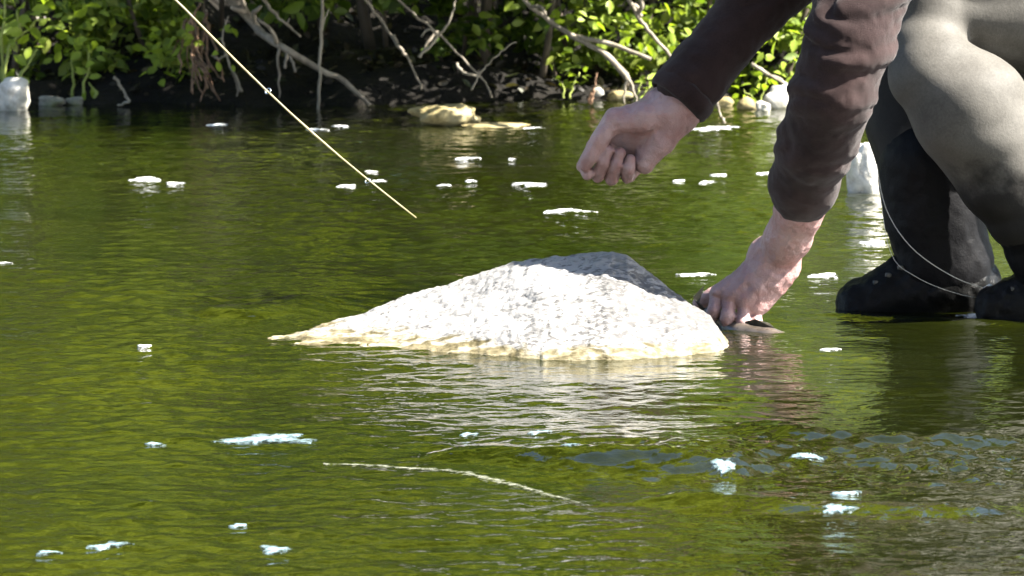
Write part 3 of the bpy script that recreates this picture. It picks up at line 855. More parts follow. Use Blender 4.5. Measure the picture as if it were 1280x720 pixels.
# ---- roots and dead branches
t = empty('exposed_roots', P(258, 124, B), 'tangle of thin reddish roots hanging from the bank left of the fallen limb', 'roots')
r_ = np.random.default_rng(61)
for k in range(16):
    x0 = r_.uniform(232, 262); y0 = r_.uniform(18, 50); x1 = x0 + r_.uniform(-8, 42); y1 = r_.uniform(85, 132)
    xm = (x0 + x1) / 2 + r_.uniform(-10, 6); ym = (y0 + y1) / 2 + 8
    pp = resample([P(x0, y0, B + .1), P(xm, ym, B - .05), P(x1, y1, B - .12)], 12, 0.004, k)
    Vt, Ft = tube(pp, [0.0045 * r_.uniform(.5, 1.1) * (1 - .05 * i) for i in range(12)], 5, 0.15, k)
    mesh_obj('root', Vt, Ft, M['root'], t)
def branch(label, main, r0, r1, twigs=(), mt='dead_wood', seed=0, n=20, jit=0.0022, name='dead_branch', cat='branch', group='dead branches along the far bank', wob=0.2):
    pts = [P(*p) for p in main]
    t = empty(name, min(pts, key=lambda p: p.z), label, cat, group)
    pp = resample(pts, n, jit, seed)
    rs = [(r0 + (r1 - r0) * i / (n - 1)) * .76 for i in range(n)]
    Vt, Ft = tube(pp, rs, 8, wob, seed)
    mesh_obj('limb', Vt, Ft, M[mt], t)
    for k, tw in enumerate(twigs):
        tp, a, b_ = tw[:-2], tw[-2], tw[-1]
        qq = resample([P(*p) for p in tp], 8, jit, seed + 31 * k)
        Vt, Ft = tube(qq, [a + (b_ - a) * i / 7 for i in range(8)], 6, wob, seed + k)
        mesh_obj('twig', Vt, Ft, M[mt], t)
    return t
Y1, Y2 = B - 0.15, B - 0.05
branch('thick fallen limb with stubs slanting down to the dark water', [(262, -28, Y2), (300, 8, Y2), (320, 34, Y2), (350, 58, Y1), (395, 84, Y1), (432, 103, Y1), (462, 132, Y1)], 0.016, 0.006,
       [((318, 30, Y2), (318, 15, Y2 - .02), (327, 8, Y2 - .03), 0.006, 0.004), ((345, 52, Y1), (338, 36, Y1 - .02), (322, 24, Y1 - .02), 0.005, 0.003), ((349, 56, Y1), (348, 80, Y1 - .02), (350, 122, Y1 - .02), 0.004, 0.0015),
        ((360, 64, Y1), (357, 78, Y1 - .03), (355, 86, Y1 - .04), 0.005, 0.003), ((362, 66, Y1), (367, 82, Y1 - .03), (369, 90, Y1 - .04), 0.004, 0.003), ((306, 14, Y2), (298, 12, Y2 - .03), (288, 10, Y2 - .03), 0.009, 0.004), ((310, 16, Y2), (303, 0, Y2 - .02), (298, -20, Y2 - .02), 0.006, 0.004)], mt='grey_wood', seed=3, n=22)
branch('short pale broken stick hanging above the thick fallen limb', [(318, -14, Y2), (345, 18, Y2), (360, 32, Y2), (376, 46, Y2)], 0.006, 0.003, [((359, 31, Y2), (361, 26, Y2), (362, 22, Y2), 0.002, 0.001)], seed=4)
branch('thin upright white pole standing in the water by the fallen limb', [(404, -40, Y1 - .05), (403, 20, Y1 - .05), (400, 80, Y1 - .05), (398, 140, Y1 - .05)], 0.0045, 0.0045, [((402, 40, Y1 - .05), (406, 25, Y1 - .03), (412, 10, Y1 - .02), 0.002, 0.001)], seed=5, jit=0.002)
branch('long grey stick slanting into the hollow right of the white pole', [(438, -28, Y2), (470, 18, Y2), (495, 52, Y2), (512, 78, Y2), (528, 112, Y2)], 0.005, 0.003, [((490, 45, Y2), (500, 60, Y2 - .02), (507, 70, Y2 - .02), 0.0055, 0.004)], mt='grey_wood', seed=6)
branch('long thin stick crossing the others down to the bank stones', [(480, -20, Y2), (510, 12, Y2), (550, 44, Y2), (580, 75, Y2), (604, 100, Y2), (614, 122, Y2)], 0.0045, 0.003, [((546, 40, Y2), (536, 50, Y2 - .03), (525, 72, Y2 - .04), 0.0045, 0.003)], mt='grey_wood', seed=7)
branch('pale forked twig reaching up across the long thin stick', [(525, 72, Y1), (540, 54, Y1), (556, 34, Y1), (566, 16, Y1), (570, -10, Y1)], 0.0045, 0.0025, [((548, 44, Y1), (535, 36, Y1), (527, 46, Y1), 0.003, 0.002)], seed=8)
branch('bent pale twig rising from the foot of the crossing sticks', [(590, 112, Y1), (598, 96, Y1), (612, 78, Y1), (626, 66, Y1), (644, 52, Y1)], 0.003, 0.002, [((600, 94, Y1), (588, 94, Y1), (576, 88, Y1), (570, 80, Y1), 0.003, 0.004)], seed=9)
branch('long forked dead branch with a thick white broken end', [(632, -30, Y2), (660, 4, Y2), (690, 28, Y2), (722, 48, Y2 - .03), (750, 64, Y2 - .05), (772, 82, Y2 - .07), (786, 102, Y2 - .08)], 0.006, 0.010,
       [((720, 47, Y2 - .03), (755, 54, Y2 - .05), (785, 62, Y2 - .06), (813, 74, Y2 - .08), 0.006, 0.0045), ((784, 98, Y2 - .08), (781, 112, Y2 - .08), (780, 130, Y2 - .08), 0.004, 0.002), ((786, 100, Y2 - .08), (793, 116, Y2 - .08), (796, 132, Y2 - .08), 0.004, 0.002), ((664, 8, Y2), (676, 8, Y2 - .03), (683, 18, Y2 - .04), 0.005, 0.003)], seed=10, n=22)
branch('grey stick slanting down toward the dark sleeve', [(772, -30, Y2), (790, 8, Y2), (806, 34, Y2), (824, 54, Y2), (846, 80, Y2)], 0.007, 0.005, [((797, 16, Y2), (802, 6, Y2 - .02), (798, -8, Y2 - .02), 0.006, 0.004), ((800, 22, Y2), (796, 10, Y2), (790, 4, Y2), 0.006, 0.004)], seed=11)
branch('leaning white stick with a bent foot in the water', [(143, 95, Y1), (150, 108, Y1), (158, 120, Y1), (162, 126, Y1), (146, 133, Y1)], 0.0045, 0.004, seed=12)
branch('drooping pale twig on the bank behind the fishing rod', [(276, 46, Y2), (284, 70, Y2), (290, 90, Y2), (298, 106, Y2), (302, 114, Y2)], 0.003, 0.004, [((288, 84, Y2), (296, 100, Y2), (296, 125, Y2), 0.003, 0.002)], mt='grey_wood', seed=13)
branch('short white stick slanting into the water beneath the dark sleeve', [(896, 128, 11.9), (901, 142, 11.9), (906, 153, 11.85), (910, 162, 11.8)], 0.003, 0.003, seed=14)
branch('upright pale twig on the bank between the forked branch and the shaded plant', [(739, 130, Y1), (742, 112, Y1), (746, 92, Y1)], 0.004, 0.002, [((742, 114, Y1), (738, 120, Y1), (736, 128, Y1), .004, .003)], mt='root', seed=15)
branch('pale branch lying on the stones between the two arms', [(940, 80, Y2), (958, 92, Y2), (975, 100, Y2), (996, 118, Y2), (1004, 134, Y2)], 0.006, 0.005, [((962, 94, Y2), (978, 104, Y2 - .03), (990, 106, Y2 - .04), .004, .003)], seed=16)

# ---- trees behind the far bank, mirrored in the stream
def make_tree(label, loc, h, crown_r, seed, mt, lean=0.0, crown_lo=0.25, n=9000, size=0.075, group='trees behind the far bank'):
    t = empty('tree', loc, label, 'tree', group)
    r = np.random.default_rng(seed)
    L = Vector(loc)
    top = L + Vector((r.uniform(-.3, .3), lean, h * 0.9))
    pp = resample([L - Vector((0, 0, .15)), L + (top - L) * .4 + Vector(r.uniform(-.1, .1, 3)), top], 14, 0.02, seed)
    r0 = 0.028 * h
    Vt, Ft = tube(pp, [r0 * (1 - .85 * (i / 13)) for i in range(14)], 9, .08, seed)
    mesh_obj('trunk', Vt, Ft, M['bark'], t)
    cl = []
    for k in range(9):
        s = pp[int(3 + k * 1.1)]
        a = r.uniform(0, 2 * math.pi); e = s + Vector((math.cos(a) * crown_r * .8, math.sin(a) * crown_r * .8, r.uniform(.0, .5) * crown_r))
        q_ = resample([s, (s + e) / 2 + Vector((0, 0, .1)), e], 7, .02, seed + k)
        Vt, Ft = tube(q_, [r0 * .38 * (1 - .8 * i / 6) for i in range(7)], 6, .08, seed + k)
        mesh_obj('limb', Vt, Ft, M['bark'], t)
    c = L + Vector((0, lean * .6, h * (crown_lo + 1) / 2))
    cl = clump_cloud(c, (crown_r, crown_r, h * (1 - crown_lo) / 2), 60, n, crown_r * 0.30, seed)
    Vl, Fl = leaves(cl, size, seed, 2)
    o = mesh_obj('crown', Vl, Fl, mt, t, smooth=False)
    return t
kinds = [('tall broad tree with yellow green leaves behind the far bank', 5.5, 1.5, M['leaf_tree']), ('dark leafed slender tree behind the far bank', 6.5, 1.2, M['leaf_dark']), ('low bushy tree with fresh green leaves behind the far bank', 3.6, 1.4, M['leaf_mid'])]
protos = []
spots = [(-4.6 + .95 * i, 2.3 + .25 * (i % 3), (0, 2, 2, 0, 2)[i % 5]) for i in range(11)] + [(-6.2 + 1.25 * i, 3.8 + .4 * (i % 2), (1, 0, 0)[i % 3]) for i in range(11)] + [(-9 + 2.3 * i, 6 + .5 * (i % 2), (1, 0)[i % 2]) for i in range(9)]
n1 = len([q_ for q_ in spots if q_[1] < 3.2]); n2 = len([q_ for q_ in spots if q_[1] < 5.5])
have = {}
spots = [q_ for q_ in spots if not (0.035 < q_[0] / (B + q_[1] + .55 * max(q_[0] + 2.5, 0)) < 0.20)]     # a break in the wood on the right
for i, (x, dy, k) in enumerate(spots):
    dy += .55 * max(x + 2.5, 0)          # the wood's edge runs obliquely away to the right
    y = B + dy
    lb, h, cr, mt = kinds[k]
    if k not in have:
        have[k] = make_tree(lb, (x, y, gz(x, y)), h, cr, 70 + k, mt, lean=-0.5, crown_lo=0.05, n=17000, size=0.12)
    else:
        c = copy_tree(have[k])
        c.location = (x, y, gz(x, y)); c.rotation_euler = (0, 0, random.uniform(0, 6.28)); f_ = random.uniform(.9, 1.2) * (1.0 if i < n1 else 1.35 if i < n2 else 2.1); c.scale = (f_ ** .6, f_ ** .6, f_)

# undergrowth between the trunks
x0_ = -2.6
ug = None
for i in range(9):
    x = x0_ + .62 * i; y = B + 1.35 + .25 * (i % 3) + .5 * max(x + 1.2, 0)
    if ug is None:
        z = gz(x, y)
        ug = shrub('broad yellow green undergrowth bush between the trunks behind the bank', Vector((x, y, z)), [([(x + dx, y, z - .05), (x + dx * 2, y - .1, z + .6), (x + dx * 4, y - .15, z + 1.4)], .012) for dx in (-.12, 0, .1)],
                   over(x - .55, x + .55, y - .35, y + .3, z + .1, z + 1.9, 70, 5200, .16, 140), .07, M['leaf_tree'], 141, group='undergrowth between the trunks', tri=2)
    else:
        c = copy_tree(ug); c.location = (x, y, gz(x, y)); c.rotation_euler = (0, 0, .5 * i); c.scale = (1, 1, random.uniform(.8, 1.25) * (0.45 if x > .5 else 1))

# unseen trees added around the camera to block sky light from that side
for i, (x, y) in enumerate([(-1.5, -2.6), (1.2, -2.9), (-4.0, -1.6), (3.6, -3.4), (-6.2, -.5), (-2.8, -5.0), (0.2, -5.4), (6.0, -4.6), (-7.8, 1.4)]):
    c = copy_tree(have[(0, 2, 1)[i % 3]])
    c.location = (x, y, gz(x, y)); c.rotation_euler = (0, 0, math.pi + .7 * i); c.scale = (1.15, 1.15, (1.3, 2.0, 1.3)[i % 3])
    c['group'] = 'unseen trees added on the near bank'
    c['label'] = ('unseen tall broad tree added on the near bank to block sky light', 'unseen low bushy tree added on the near bank to block sky light', 'unseen dark slender tree added on the near bank to block sky light')[i % 3]

# ================================================================== FOAM
flakes = [
    (182, 224, 44, 8, 'long white foam flake upstream of the rod on the left'), (219, 229, 24, 6, 'small foam flake trailing the long flake on the left'),
    (271, 155, 34, 6, 'foam flake near the bank left of the fishing rod'), (397, 160, 28, 7, 'foam flake by the thin white pole, left one of a pair'),
    (427, 156, 26, 7, 'foam flake by the thin white pole, right one of a pair'), (434, 231, 30, 5, 'thin foam flake touching the rod from the left'),
    (463, 214, 14, 8, 'small lumpy foam flake just above the rod'), (474, 224, 20, 6, 'foam flake right of the rod under the lumpy flake'),
    (555, 229, 22, 5, 'small foam flake straight below the low yellowish rock'), (583, 197, 28, 7, 'foam flake below the flat ochre rock'),
    (663, 228, 46, 7, 'wide foam flake left of the raised fist'), (668, 159, 22, 8, 'white foam flake at the end of the flat ochre rock'),
    (640, 199, 11, 5, 'tiny foam flake above the wide flake left of the fist'), (588, 225, 16, 5, 'tiny foam flake midway between two bigger flakes'),
    (893, 160, 62, 6, 'long straight white foam strip at the foot of the short white stick'), (899, 218, 28, 8, 'oval white foam flake between fist and near sleeve'),
    (847, 224, 15, 6, 'small foam flake right of the raised fist'), (882, 226, 19, 5, 'small foam flake under the oval white flake'),
    (955, 216, 20, 5, 'faint foam flake beside the near sleeve'), (870, 342, 42, 11, 'bright foam flake behind the right shoulder of the boulder'),
    (1030, 343, 50, 9, 'white foam flake between bare wrist and boot'), (1092, 303, 42, 16, 'broad white foam patch against the dark wader leg'),
    (710, 263, 56, 4, 'faint stretched foam streak above the boulder'), (812, 208, 9, 5, 'tiny foam fleck beside the fist'),
    (337, 547, 106, 14, 'largest foam raft in the shade below the boulder'), (193, 553, 26, 7, 'small bluish foam flake left of the largest raft'),
    (138, 680, 58, 10, 'bluish foam raft near the bottom left corner'), (345, 684, 52, 11, 'bluish oval foam raft at the bottom edge'),
    (297, 656, 26, 5, 'small foam flake above the oval raft at the bottom edge'), (60, 689, 28, 12, 'ragged bluish foam patch nearest the bottom left corner'),
    (1056, 614, 38, 16, 'thick blue white foam lump in the broken water'), (1048, 641, 42, 7, 'flat foam flake just below the thick foam lump'),
    (1040, 437, 26, 7, 'small foam flake below the boot toe'), (181, 434, 18, 4, 'tiny foam flake far left of the boulder tip'),
    (1228, 394, 62, 8, 'splash of white foam at the heel of the dark boot'),  # sparkle at the waterline painted as a white flake
    (6, 328, 16, 5, 'tiny foam flake at the left edge of the picture'), (586, 545, 26, 7, 'bluish foam flake where the broken water begins'),
    (673, 545, 30, 8, 'bluish foam flake riding the dark standing wave'), (905, 588, 40, 8, 'bluish foam smear in the middle of the broken water'),
    (1010, 572, 34, 7, 'bluish foam smear upstream of the thick foam lump'), (715, 570, 30, 6, 'dark blue tinted foam smear along the standing wave'),
]
WZ = (wx, wy, Z)
def water_z(x, y):
    i = min(max(np.searchsorted(wx, x), 1), len(wx) - 1); j = min(max(np.searchsorted(wy, y), 1), len(wy) - 1)
    return float(max(Z[j, i], Z[j - 1, i - 1], Z[j - 1, i], Z[j, i - 1]))
def water_s(x, y):
    i = min(max(np.searchsorted(wx, x), 1), len(wx) - 1); j = min(max(np.searchsorted(wy, y), 1), len(wy) - 1)
    a = (x - wx[i - 1]) / (wx[i] - wx[i - 1]); b = (y - wy[j - 1]) / (wy[j] - wy[j - 1])
    return float(Z[j - 1, i - 1] * (1 - a) * (1 - b) + Z[j - 1, i] * a * (1 - b) + Z[j, i - 1] * (1 - a) * b + Z[j, i] * a * b)
def foam(px, py, w_, h_, label, seed):
    r = np.random.default_rng(seed)
    c = W(px, py + h_ * .2)
    s = S(c.y)
    a = w_ * s / 2; b_ = min(max(h_ * s / 0.11 * 0.5, a * 0.35), a * 1.1)
    rings, seg = 10, 36
    ph = r.uniform(0, 6.28, 5)
    V, Fc = [], []
    top = min(max(h_ * s * 0.12, 0.0008), 0.0020)
    for i in range(rings + 1):
        u = i / rings
        for k in range(seg):
            an = 2 * math.pi * k / seg
            e = .9 + .24 * math.sin(2 * an + ph[0]) + .20 * math.sin(3 * an + ph[1]) + .16 * math.sin(5 * an + ph[2]) + .12 * math.sin(9 * an + ph[3]) + .08 * math.sin(13 * an + ph[4])
            x = c.x + a * u * e * math.cos(an); y = c.y + b_ * u * e * math.sin(an)
            V.append((x, y, 0))
            if i and True:
                pass
    V = np.array(V)
    uu = np.repeat(np.arange(rings + 1) / rings, seg)
    lump = 0.65 + 0.5 * np.abs(noise3(np.stack([V[:, 0] * 160, V[:, 1] * 90, V[:, 0] * 0 + seed], -1), seed)) + .4 * noise3(np.stack([V[:, 0] * 50, V[:, 1] * 30, V[:, 0] * 0], -1), seed)
    zb = np.array([water_z(x, y) for x, y, _ in V])
    V[:, 2] = zb + top * np.clip(1 - uu ** 2, 0, 1) * np.clip(lump, .2, 1.4) + 0.0006 - 0.003 * (uu > .99)
    for i in range(rings):
        for k in range(seg):
            k2 = (k + 1) % seg
            Fc.append((i * seg + k, i * seg + k2, (i + 1) * seg + k2, (i + 1) * seg + k))
    o = mesh_obj('foam_flake', V, [tuple(reversed(f)) for f in Fc], M['shaded_foam' if py > 500 else 'foam'])
    at = o.data.attributes.new('edge', 'FLOAT', 'POINT'); at.data.foreach_set('value', uu.astype(np.float32))
    tag(o, label, 'foam', 'foam flakes drifting on the stream')
for k, f in enumerate(flakes): foam(*f, 300 + k)

# the long curved foam line of the wake
cp = resample([W(404, 580), W(480, 584), W(570, 593), W(650, 608), W(738, 634)], 90)
V, Fc, ev = [], [], []
r_ = np.random.default_rng(4)
for i, p in enumerate(cp):
    u = i / 89
    wd_ = (.005 + .022 * math.sin(math.pi * min(u * 1.02, 1)) ** .6) * r_.uniform(.6, 1.3)
    for k in range(7):
        v = k / 6 * 2 - 1
        y = p.y + v * wd_
        V.append((p.x, y, water_s(p.x, y) + .0004 + .0005 * (1 - v * v))); ev.append(.25 + .65 * abs(v))
for i in range(89):
    for k in range(6): Fc.append((i * 7 + k, (i + 1) * 7 + k, (i + 1) * 7 + k + 1, i * 7 + k + 1))
o = mesh_obj('foam_line', V, Fc, M['wake_foam'])
at = o.data.attributes.new('edge', 'FLOAT', 'POINT'); at.data.foreach_set('value', np.array(ev, dtype=np.float32))
tag(o, 'long thin pale foam line curving along the wake at bottom centre', 'foam')

# ================================================================== PERSON
person = empty('person', W(1190, 392), 'person in brown fleece and grey waders crouching in the stream reaching over the boulder', 'person')
YN, YF = 7.80, 8.12
s_ = S(7.9)
def J(pts, Y0=0):
    return [(P(x, y, Y0 + d), r * S(Y0 + d)) for x, y, d, r in pts]
# near hand: a left hand, back to the camera, fingers closing downwards on the fish
Y0 = 7.86
near = []
near += chain(J([(1020, 205, -.13, 30), (1000, 262, -.075, 30), (985, 296, -.035, 28.5), (970, 322, 0, 27)], Y0), .01)
near += chain(J([(962, 320, 0.005, 24), (958, 318, 0.005, 23)], Y0), .01)
near += chain(J([(972, 322, .002, 25), (925, 364, .004, 20)], Y0), .012)
near += chain(J([(966, 328, -.004, 22), (940, 372, -.004, 17)], Y0), .012)
near += chain(J([(980, 334, -.004, 20), (950, 376, -.006, 15)], Y0), .012)
mcp = [(898, 366, .006), (913, 370, -.004), (930, 378, -.010), (945, 385, -.008)]
wr = [(950, 338, .0), (958, 340, -.008), (966, 343, -.012), (974, 346, -.010)]
for (x, y, d), (a, b_, e) in zip(mcp, wr):
    near += chain(J([(a, b_, e, 17), (x, y, d, 11.0)], Y0), .008)
    near += chain(J([(a - 4, b_ + 2, e - .012, 8), (x + 1, y - 1, d - .006, 9.6)], Y0), .005)      # extensor tendon to knuckle
fing_n = [
    [(898, 366, .006, 9.6), (892, 389, -.006, 8.0), (892, 405, .006, 7.2), (897, 420, .024, 6.2)],
    [(913, 370, -.004, 10.0), (910, 396, -.018, 8.4), (909, 414, -.002, 7.4), (912, 430, .016, 6.4)],
    [(930, 378, -.010, 9.8), (929, 401, -.022, 8.3), (927, 418, -.006, 7.4), (928, 432, .010, 6.4)],
    [(945, 385, -.008, 9.0), (945, 403, -.018, 7.2), (944, 418, -.006, 6.4), (944, 428, .006, 5.6)]]
fn_prims = []
for f in fing_n:
    near += chain(J(f, Y0), .0015)
    x, y, d, r = f[1]
    near += chain(J([(x, y, d - .0005, r + .9), (x - 1, y + 2, d, r + .6)], Y0), .003)
near += chain(J([(938, 348, .022, 16), (912, 362, .040, 13), (890, 372, .050, 10.5), (873, 379, .054, 8.0)], Y0), .009)
def skin_disp(p):
    return 0.0008 * noise3(p * 170, 3) + 0.0015 * noise3(p * np.array([70, 70, 70]), 4)
nearV = sdf_mesh(near, 0.0014, skin_disp)
# far hand: a right hand, palm side to the camera, pinched fist
Y0 = 8.12
far = []
far += chain(J([(908, 50, .02, 26), (880, 96, .01, 30), (856, 127, .0, 28), (838, 141, .0, 26)], Y0), .01)
far += chain(J([(850, 122, .006, 23), (826, 134, .008, 22), (800, 150, .012, 20)], Y0), .012)
far += chain(J([(842, 140, -.004, 20), (806, 148, -.014, 17), (778, 154, -.018, 13)], Y0), .012)     # ball of the thumb
far += chain(J([(852, 148, -.004, 18), (826, 176, -.006, 16), (805, 204, -.002, 13)], Y0), .012)     # heel of the hand
far += chain(J([(835, 150, .010, 20), (795, 178, .020, 18)], Y0), .014)
m2 = [(764, 160, .026), (772, 176, .032), (786, 190, .032), (800, 203, .026)]
for x, y, d in m2:
    far += chain(J([(836, 148, .012, 16), (x, y, d, 13.5)], Y0), .010)
far += chain(J([(796, 142, -.006, 14), (768, 150, -.014, 13.5), (750, 174, -.018, 11.5), (737, 196, -.016, 9.5), (731, 208, -.013, 7.5)], Y0), .006)   # thumb
far += chain(J([(764, 160, .026, 12), (742, 184, .022, 10.5), (730, 207, .008, 8.8), (736, 218, -.006, 7.6)], Y0), .002)     # index
for f in ([(772, 176, .032, 12), (750, 214, .022, 9), (747, 220, .002, 8.4), (755, 201, -.016, 8.0), (760, 188, -.016, 7.2)],
          [(786, 190, .032, 12), (768, 218, .022, 9), (765, 223, .002, 8.4), (771, 204, -.017, 7.8), (775, 192, -.016, 7.0)],
          [(800, 203, .026, 11), (786, 220, .018, 8.4), (784, 222, .002, 8.0), (786, 209, -.016, 7.6), (788, 199, -.016, 6.8)]):
    far += chain(J(f, Y0), .0015)
far += chain(J([(868, 118, -.022, 5), (838, 142, -.022, 4), (818, 152, -.02, 3)], Y0), .012)       # wrist tendon
far += chain(J([(874, 126, -.018, 4), (846, 148, -.018, 4), (828, 158, -.016, 3)], Y0), .010)
farV = sdf_mesh(far, 0.0014, skin_disp)
# trunk, limbs under the clothes, head
sh_n, sh_f = P(1112, -175, 7.86), P(1118, -225, 8.24)
el_n, el_f = P(1046, 92, 7.64), P(1004, -58, 8.20)
hip_n, hip_f = P(1490, -15, 8.06), P(1490, -30, 8.28)
kn_n, kn_f = P(1172, 62, 7.84), P(1140, 86, 8.10)
an_n, an_f = P(1330, 372, 7.96), P(1188, 362, 8.10)
neck, head = P(1065, -262, 8.02), P(985, -288, 8.02)
core = []
core += chain([(hip_n.lerp(hip_f, .5), .13), (P(1330, -110, 8.14), .12), (P(1190, -190, 8.07), .135)], .04)
core += chain([(sh_n, .055), (sh_f, .055)], .04) + chain([(P(1120, -220, 8.05), .06), (neck, .05), (head, .05)], .02)
core += chain([(sh_n, .05), (el_n, .042), (P(1020, 205, 7.73), .030)], .01) + chain([(sh_f, .05), (el_f, .036), (P(908, 46, 8.145), .026)], .01)
core += chain([(P(1480, 0, 8.14), .07), (P(1300, -18, 8.10), .055), (P(1190, -12, 8.02), .04), (P(1166, 50, 7.97), .03), (P(1215, 140, 7.94), .04), (an_n, .035)], .01) + chain([(P(1480, 0, 8.28), .07), (P(1160, 50, 8.18), .05), (an_f, .035)], .01)
coreV = sdf_mesh(core, 0.008)
fd = (Vector((-0.80, 0, -0.60))).normalized()          # where the face looks: ahead and down
hu = Vector((-0.60, 0, 0.80)).normalized()             # crown direction
hs = Vector((0, 1, 0))
def Hd(f, s, u): return head + fd * f + hs * s + hu * u
hd = chain([(Hd(-.015, 0, .03), .082), (Hd(.01, 0, .03), .078)], .02)
hd += chain([(Hd(.03, 0, -.03), .055), (Hd(.055, 0, -.085), .028)], .03)
hd += chain([(Hd(.092, 0, .015), .009), (Hd(.112, 0, -.022), .014)], .012)
for s in (-1, 1):
    hd += chain([(Hd(-.005, s * .078, .0), .014), (Hd(-.015, s * .086, .035), .013)], .006)
    hd += chain([(Hd(.072, s * .045, -.02), .018), (Hd(.06, s * .05, -.03), .02)], .02)
    hd += chain([(Hd(.078, s * .015, .035), .012), (Hd(.068, s * .05, .033), .012)], .012)
hd += chain([(Hd(.084, -.022, -.052), .008), (Hd(.084, .022, -.052), .008)], .005)
hd += chain([(Hd(.080, -.018, -.064), .009), (Hd(.080, .018, -.064), .009)], .005)
hd += chain([(neck, .052), (Hd(-.03, 0, -.02), .055)], .03)
headV = sdf_mesh(hd, 0.0045)
Vb, Fb = join([nearV, farV, coreV, headV])
mesh_obj('body', Vb, Fb, M['skin'], person)
hr = chain([(Hd(-.025, 0, .042), .084), (Hd(-.01, 0, .052), .080)], .02) + chain([(Hd(-.05, 0, -.03), .055), (Hd(-.05, 0, .0), .07)], .02)
Vh, Fh = sdf_mesh(hr, 0.006, lambda p: .004 * noise3(p * 90, 2), cuts=[(np.array(Hd(.045, 0, .05)), np.array((fd * .8 - hu * .6).normalized()))])
mesh_obj('hair', Vh, Fh, M['hair'], person)
for s in (-1, 1):
    Ve, Fe = sdf_mesh(chain([(Hd(.075, s * .032, .012), .0115), (Hd(.0755, s * .032, .012), .0115)], 0), .003)
    mesh_obj('eye', Ve, Fe, M['eye'], person)

# sweater
def folds(amp, fx, fz, seed):
    return lambda p: amp * (1 - np.abs(noise3(p * np.array([fx, fx, fz]) + 0.35 * noise3(p * 9, seed + 1)[:, None] * 3, seed)) * 2.0) * (0.5 + 0.5 * noise3(p * 5, seed + 7)) + 0.0015 * noise3(p * 120, seed + 4)
sw = []
sw += chain(J([(1128, -190, 7.86, 74), (1092, -60, 7.70, 66), (1062, 50, 7.64, 59), (1044, 110, 7.64, 55), (1020, 180, 7.70, 49), (1006, 228, 7.755, 45), (1002, 242, 7.77, 41)]), .012)
sw += chain([(sh_f, .075), (el_f, .062), (P(940, 12, 8.16), .050), (P(868, 98, 8.13), .0455), (P(858, 110, 8.125), .0445)], .012)
sw += chain([(P(1500, -60, 8.17), .165), (P(1390, -110, 8.15), .165), (P(1270, -170, 8.11), .165), (P(1170, -215, 8.06), .15)], .05)
sw += chain([(sh_n, .09), (sh_f, .09)], .06) + chain([(P(1130, -235, 8.05), .09), (P(1082, -258, 8.03), .07)], .03)
Vs_, Fs_ = sdf_mesh(sw, 0.0045, folds(0.009, 8, 40, 5))
mesh_obj('sweater', Vs_, Fs_, M['fleece'], person)
def band(c, d, r, wid, thick, mt, name, seed=0):
    d = Vector(d).normalized(); a = d.cross(Vector((.2, .9, .3))).normalized(); b_ = d.cross(a)
    V, Fc = [], []; n, m = 36, 8
    for i in range(n):
        an = 2 * math.pi * i / n; rad = a * math.cos(an) + b_ * math.sin(an)
        rr = r * (1 + .02 * math.sin(9 * an))
        for k in range(m):
            q_ = 2 * math.pi * k / m
            V.append(Vector(c) + rad * (rr + thick * math.cos(q_)) + d * wid * math.sin(q_))
    for i in range(n):
        for k in range(m):
            Fc.append((i * m + k, ((i + 1) % n) * m + k, ((i + 1) % n) * m + (k + 1) % m, i * m + (k + 1) % m))
    return mesh_obj(name, V, Fc, mt, person)
band(P(853, 118, 8.125), P(838, 136, 8.12) - P(870, 98, 8.13), .0445, .016, .005, M['fleece'], 'cuff')

# waders
wd = []
wd += chain([(hip_n.lerp(hip_f, .5), .17), (hip_n.lerp(hip_f, .5) + Vector((-.06, 0, .03)), .165)], .03)
wd += chain(J([(1500, 0, 8.12, 106), (1330, -4, 8.08, 98), (1230, -10, 8.04, 84), (1168, 0, 8.0, 64)]), .02)
wd += chain(J([(1160, 40, 7.98, 50), (1160, 60, 7.96, 50)]), .012)
wd += chain(J([(1170, 92, 7.94, 58), (1212, 136, 7.93, 74), (1262, 216, 7.93, 64), (1290, 268, 7.94, 56)]), .006)
wf = chain([(hip_f, .12), (P(1300, 10, 8.24), .10), (P(1170, 45, 8.18), .083)], .02) + chain(J([(1150, 70, 8.17, 72), (1152, 150, 8.14, 68), (1160, 218, 8.10, 64)]), .02)
Vw, Fw = sdf_mesh(wd + wf, 0.005, lambda p: .006 * noise3(p * np.array([5, 5, 15]), 15) + .0035 * (1 - 2 * np.abs(noise3(p * np.array([8, 8, 19]) + noise3(p * 6, 3)[:, None], 16))))
mesh_obj('waders', Vw, Fw, M['wader'], person)
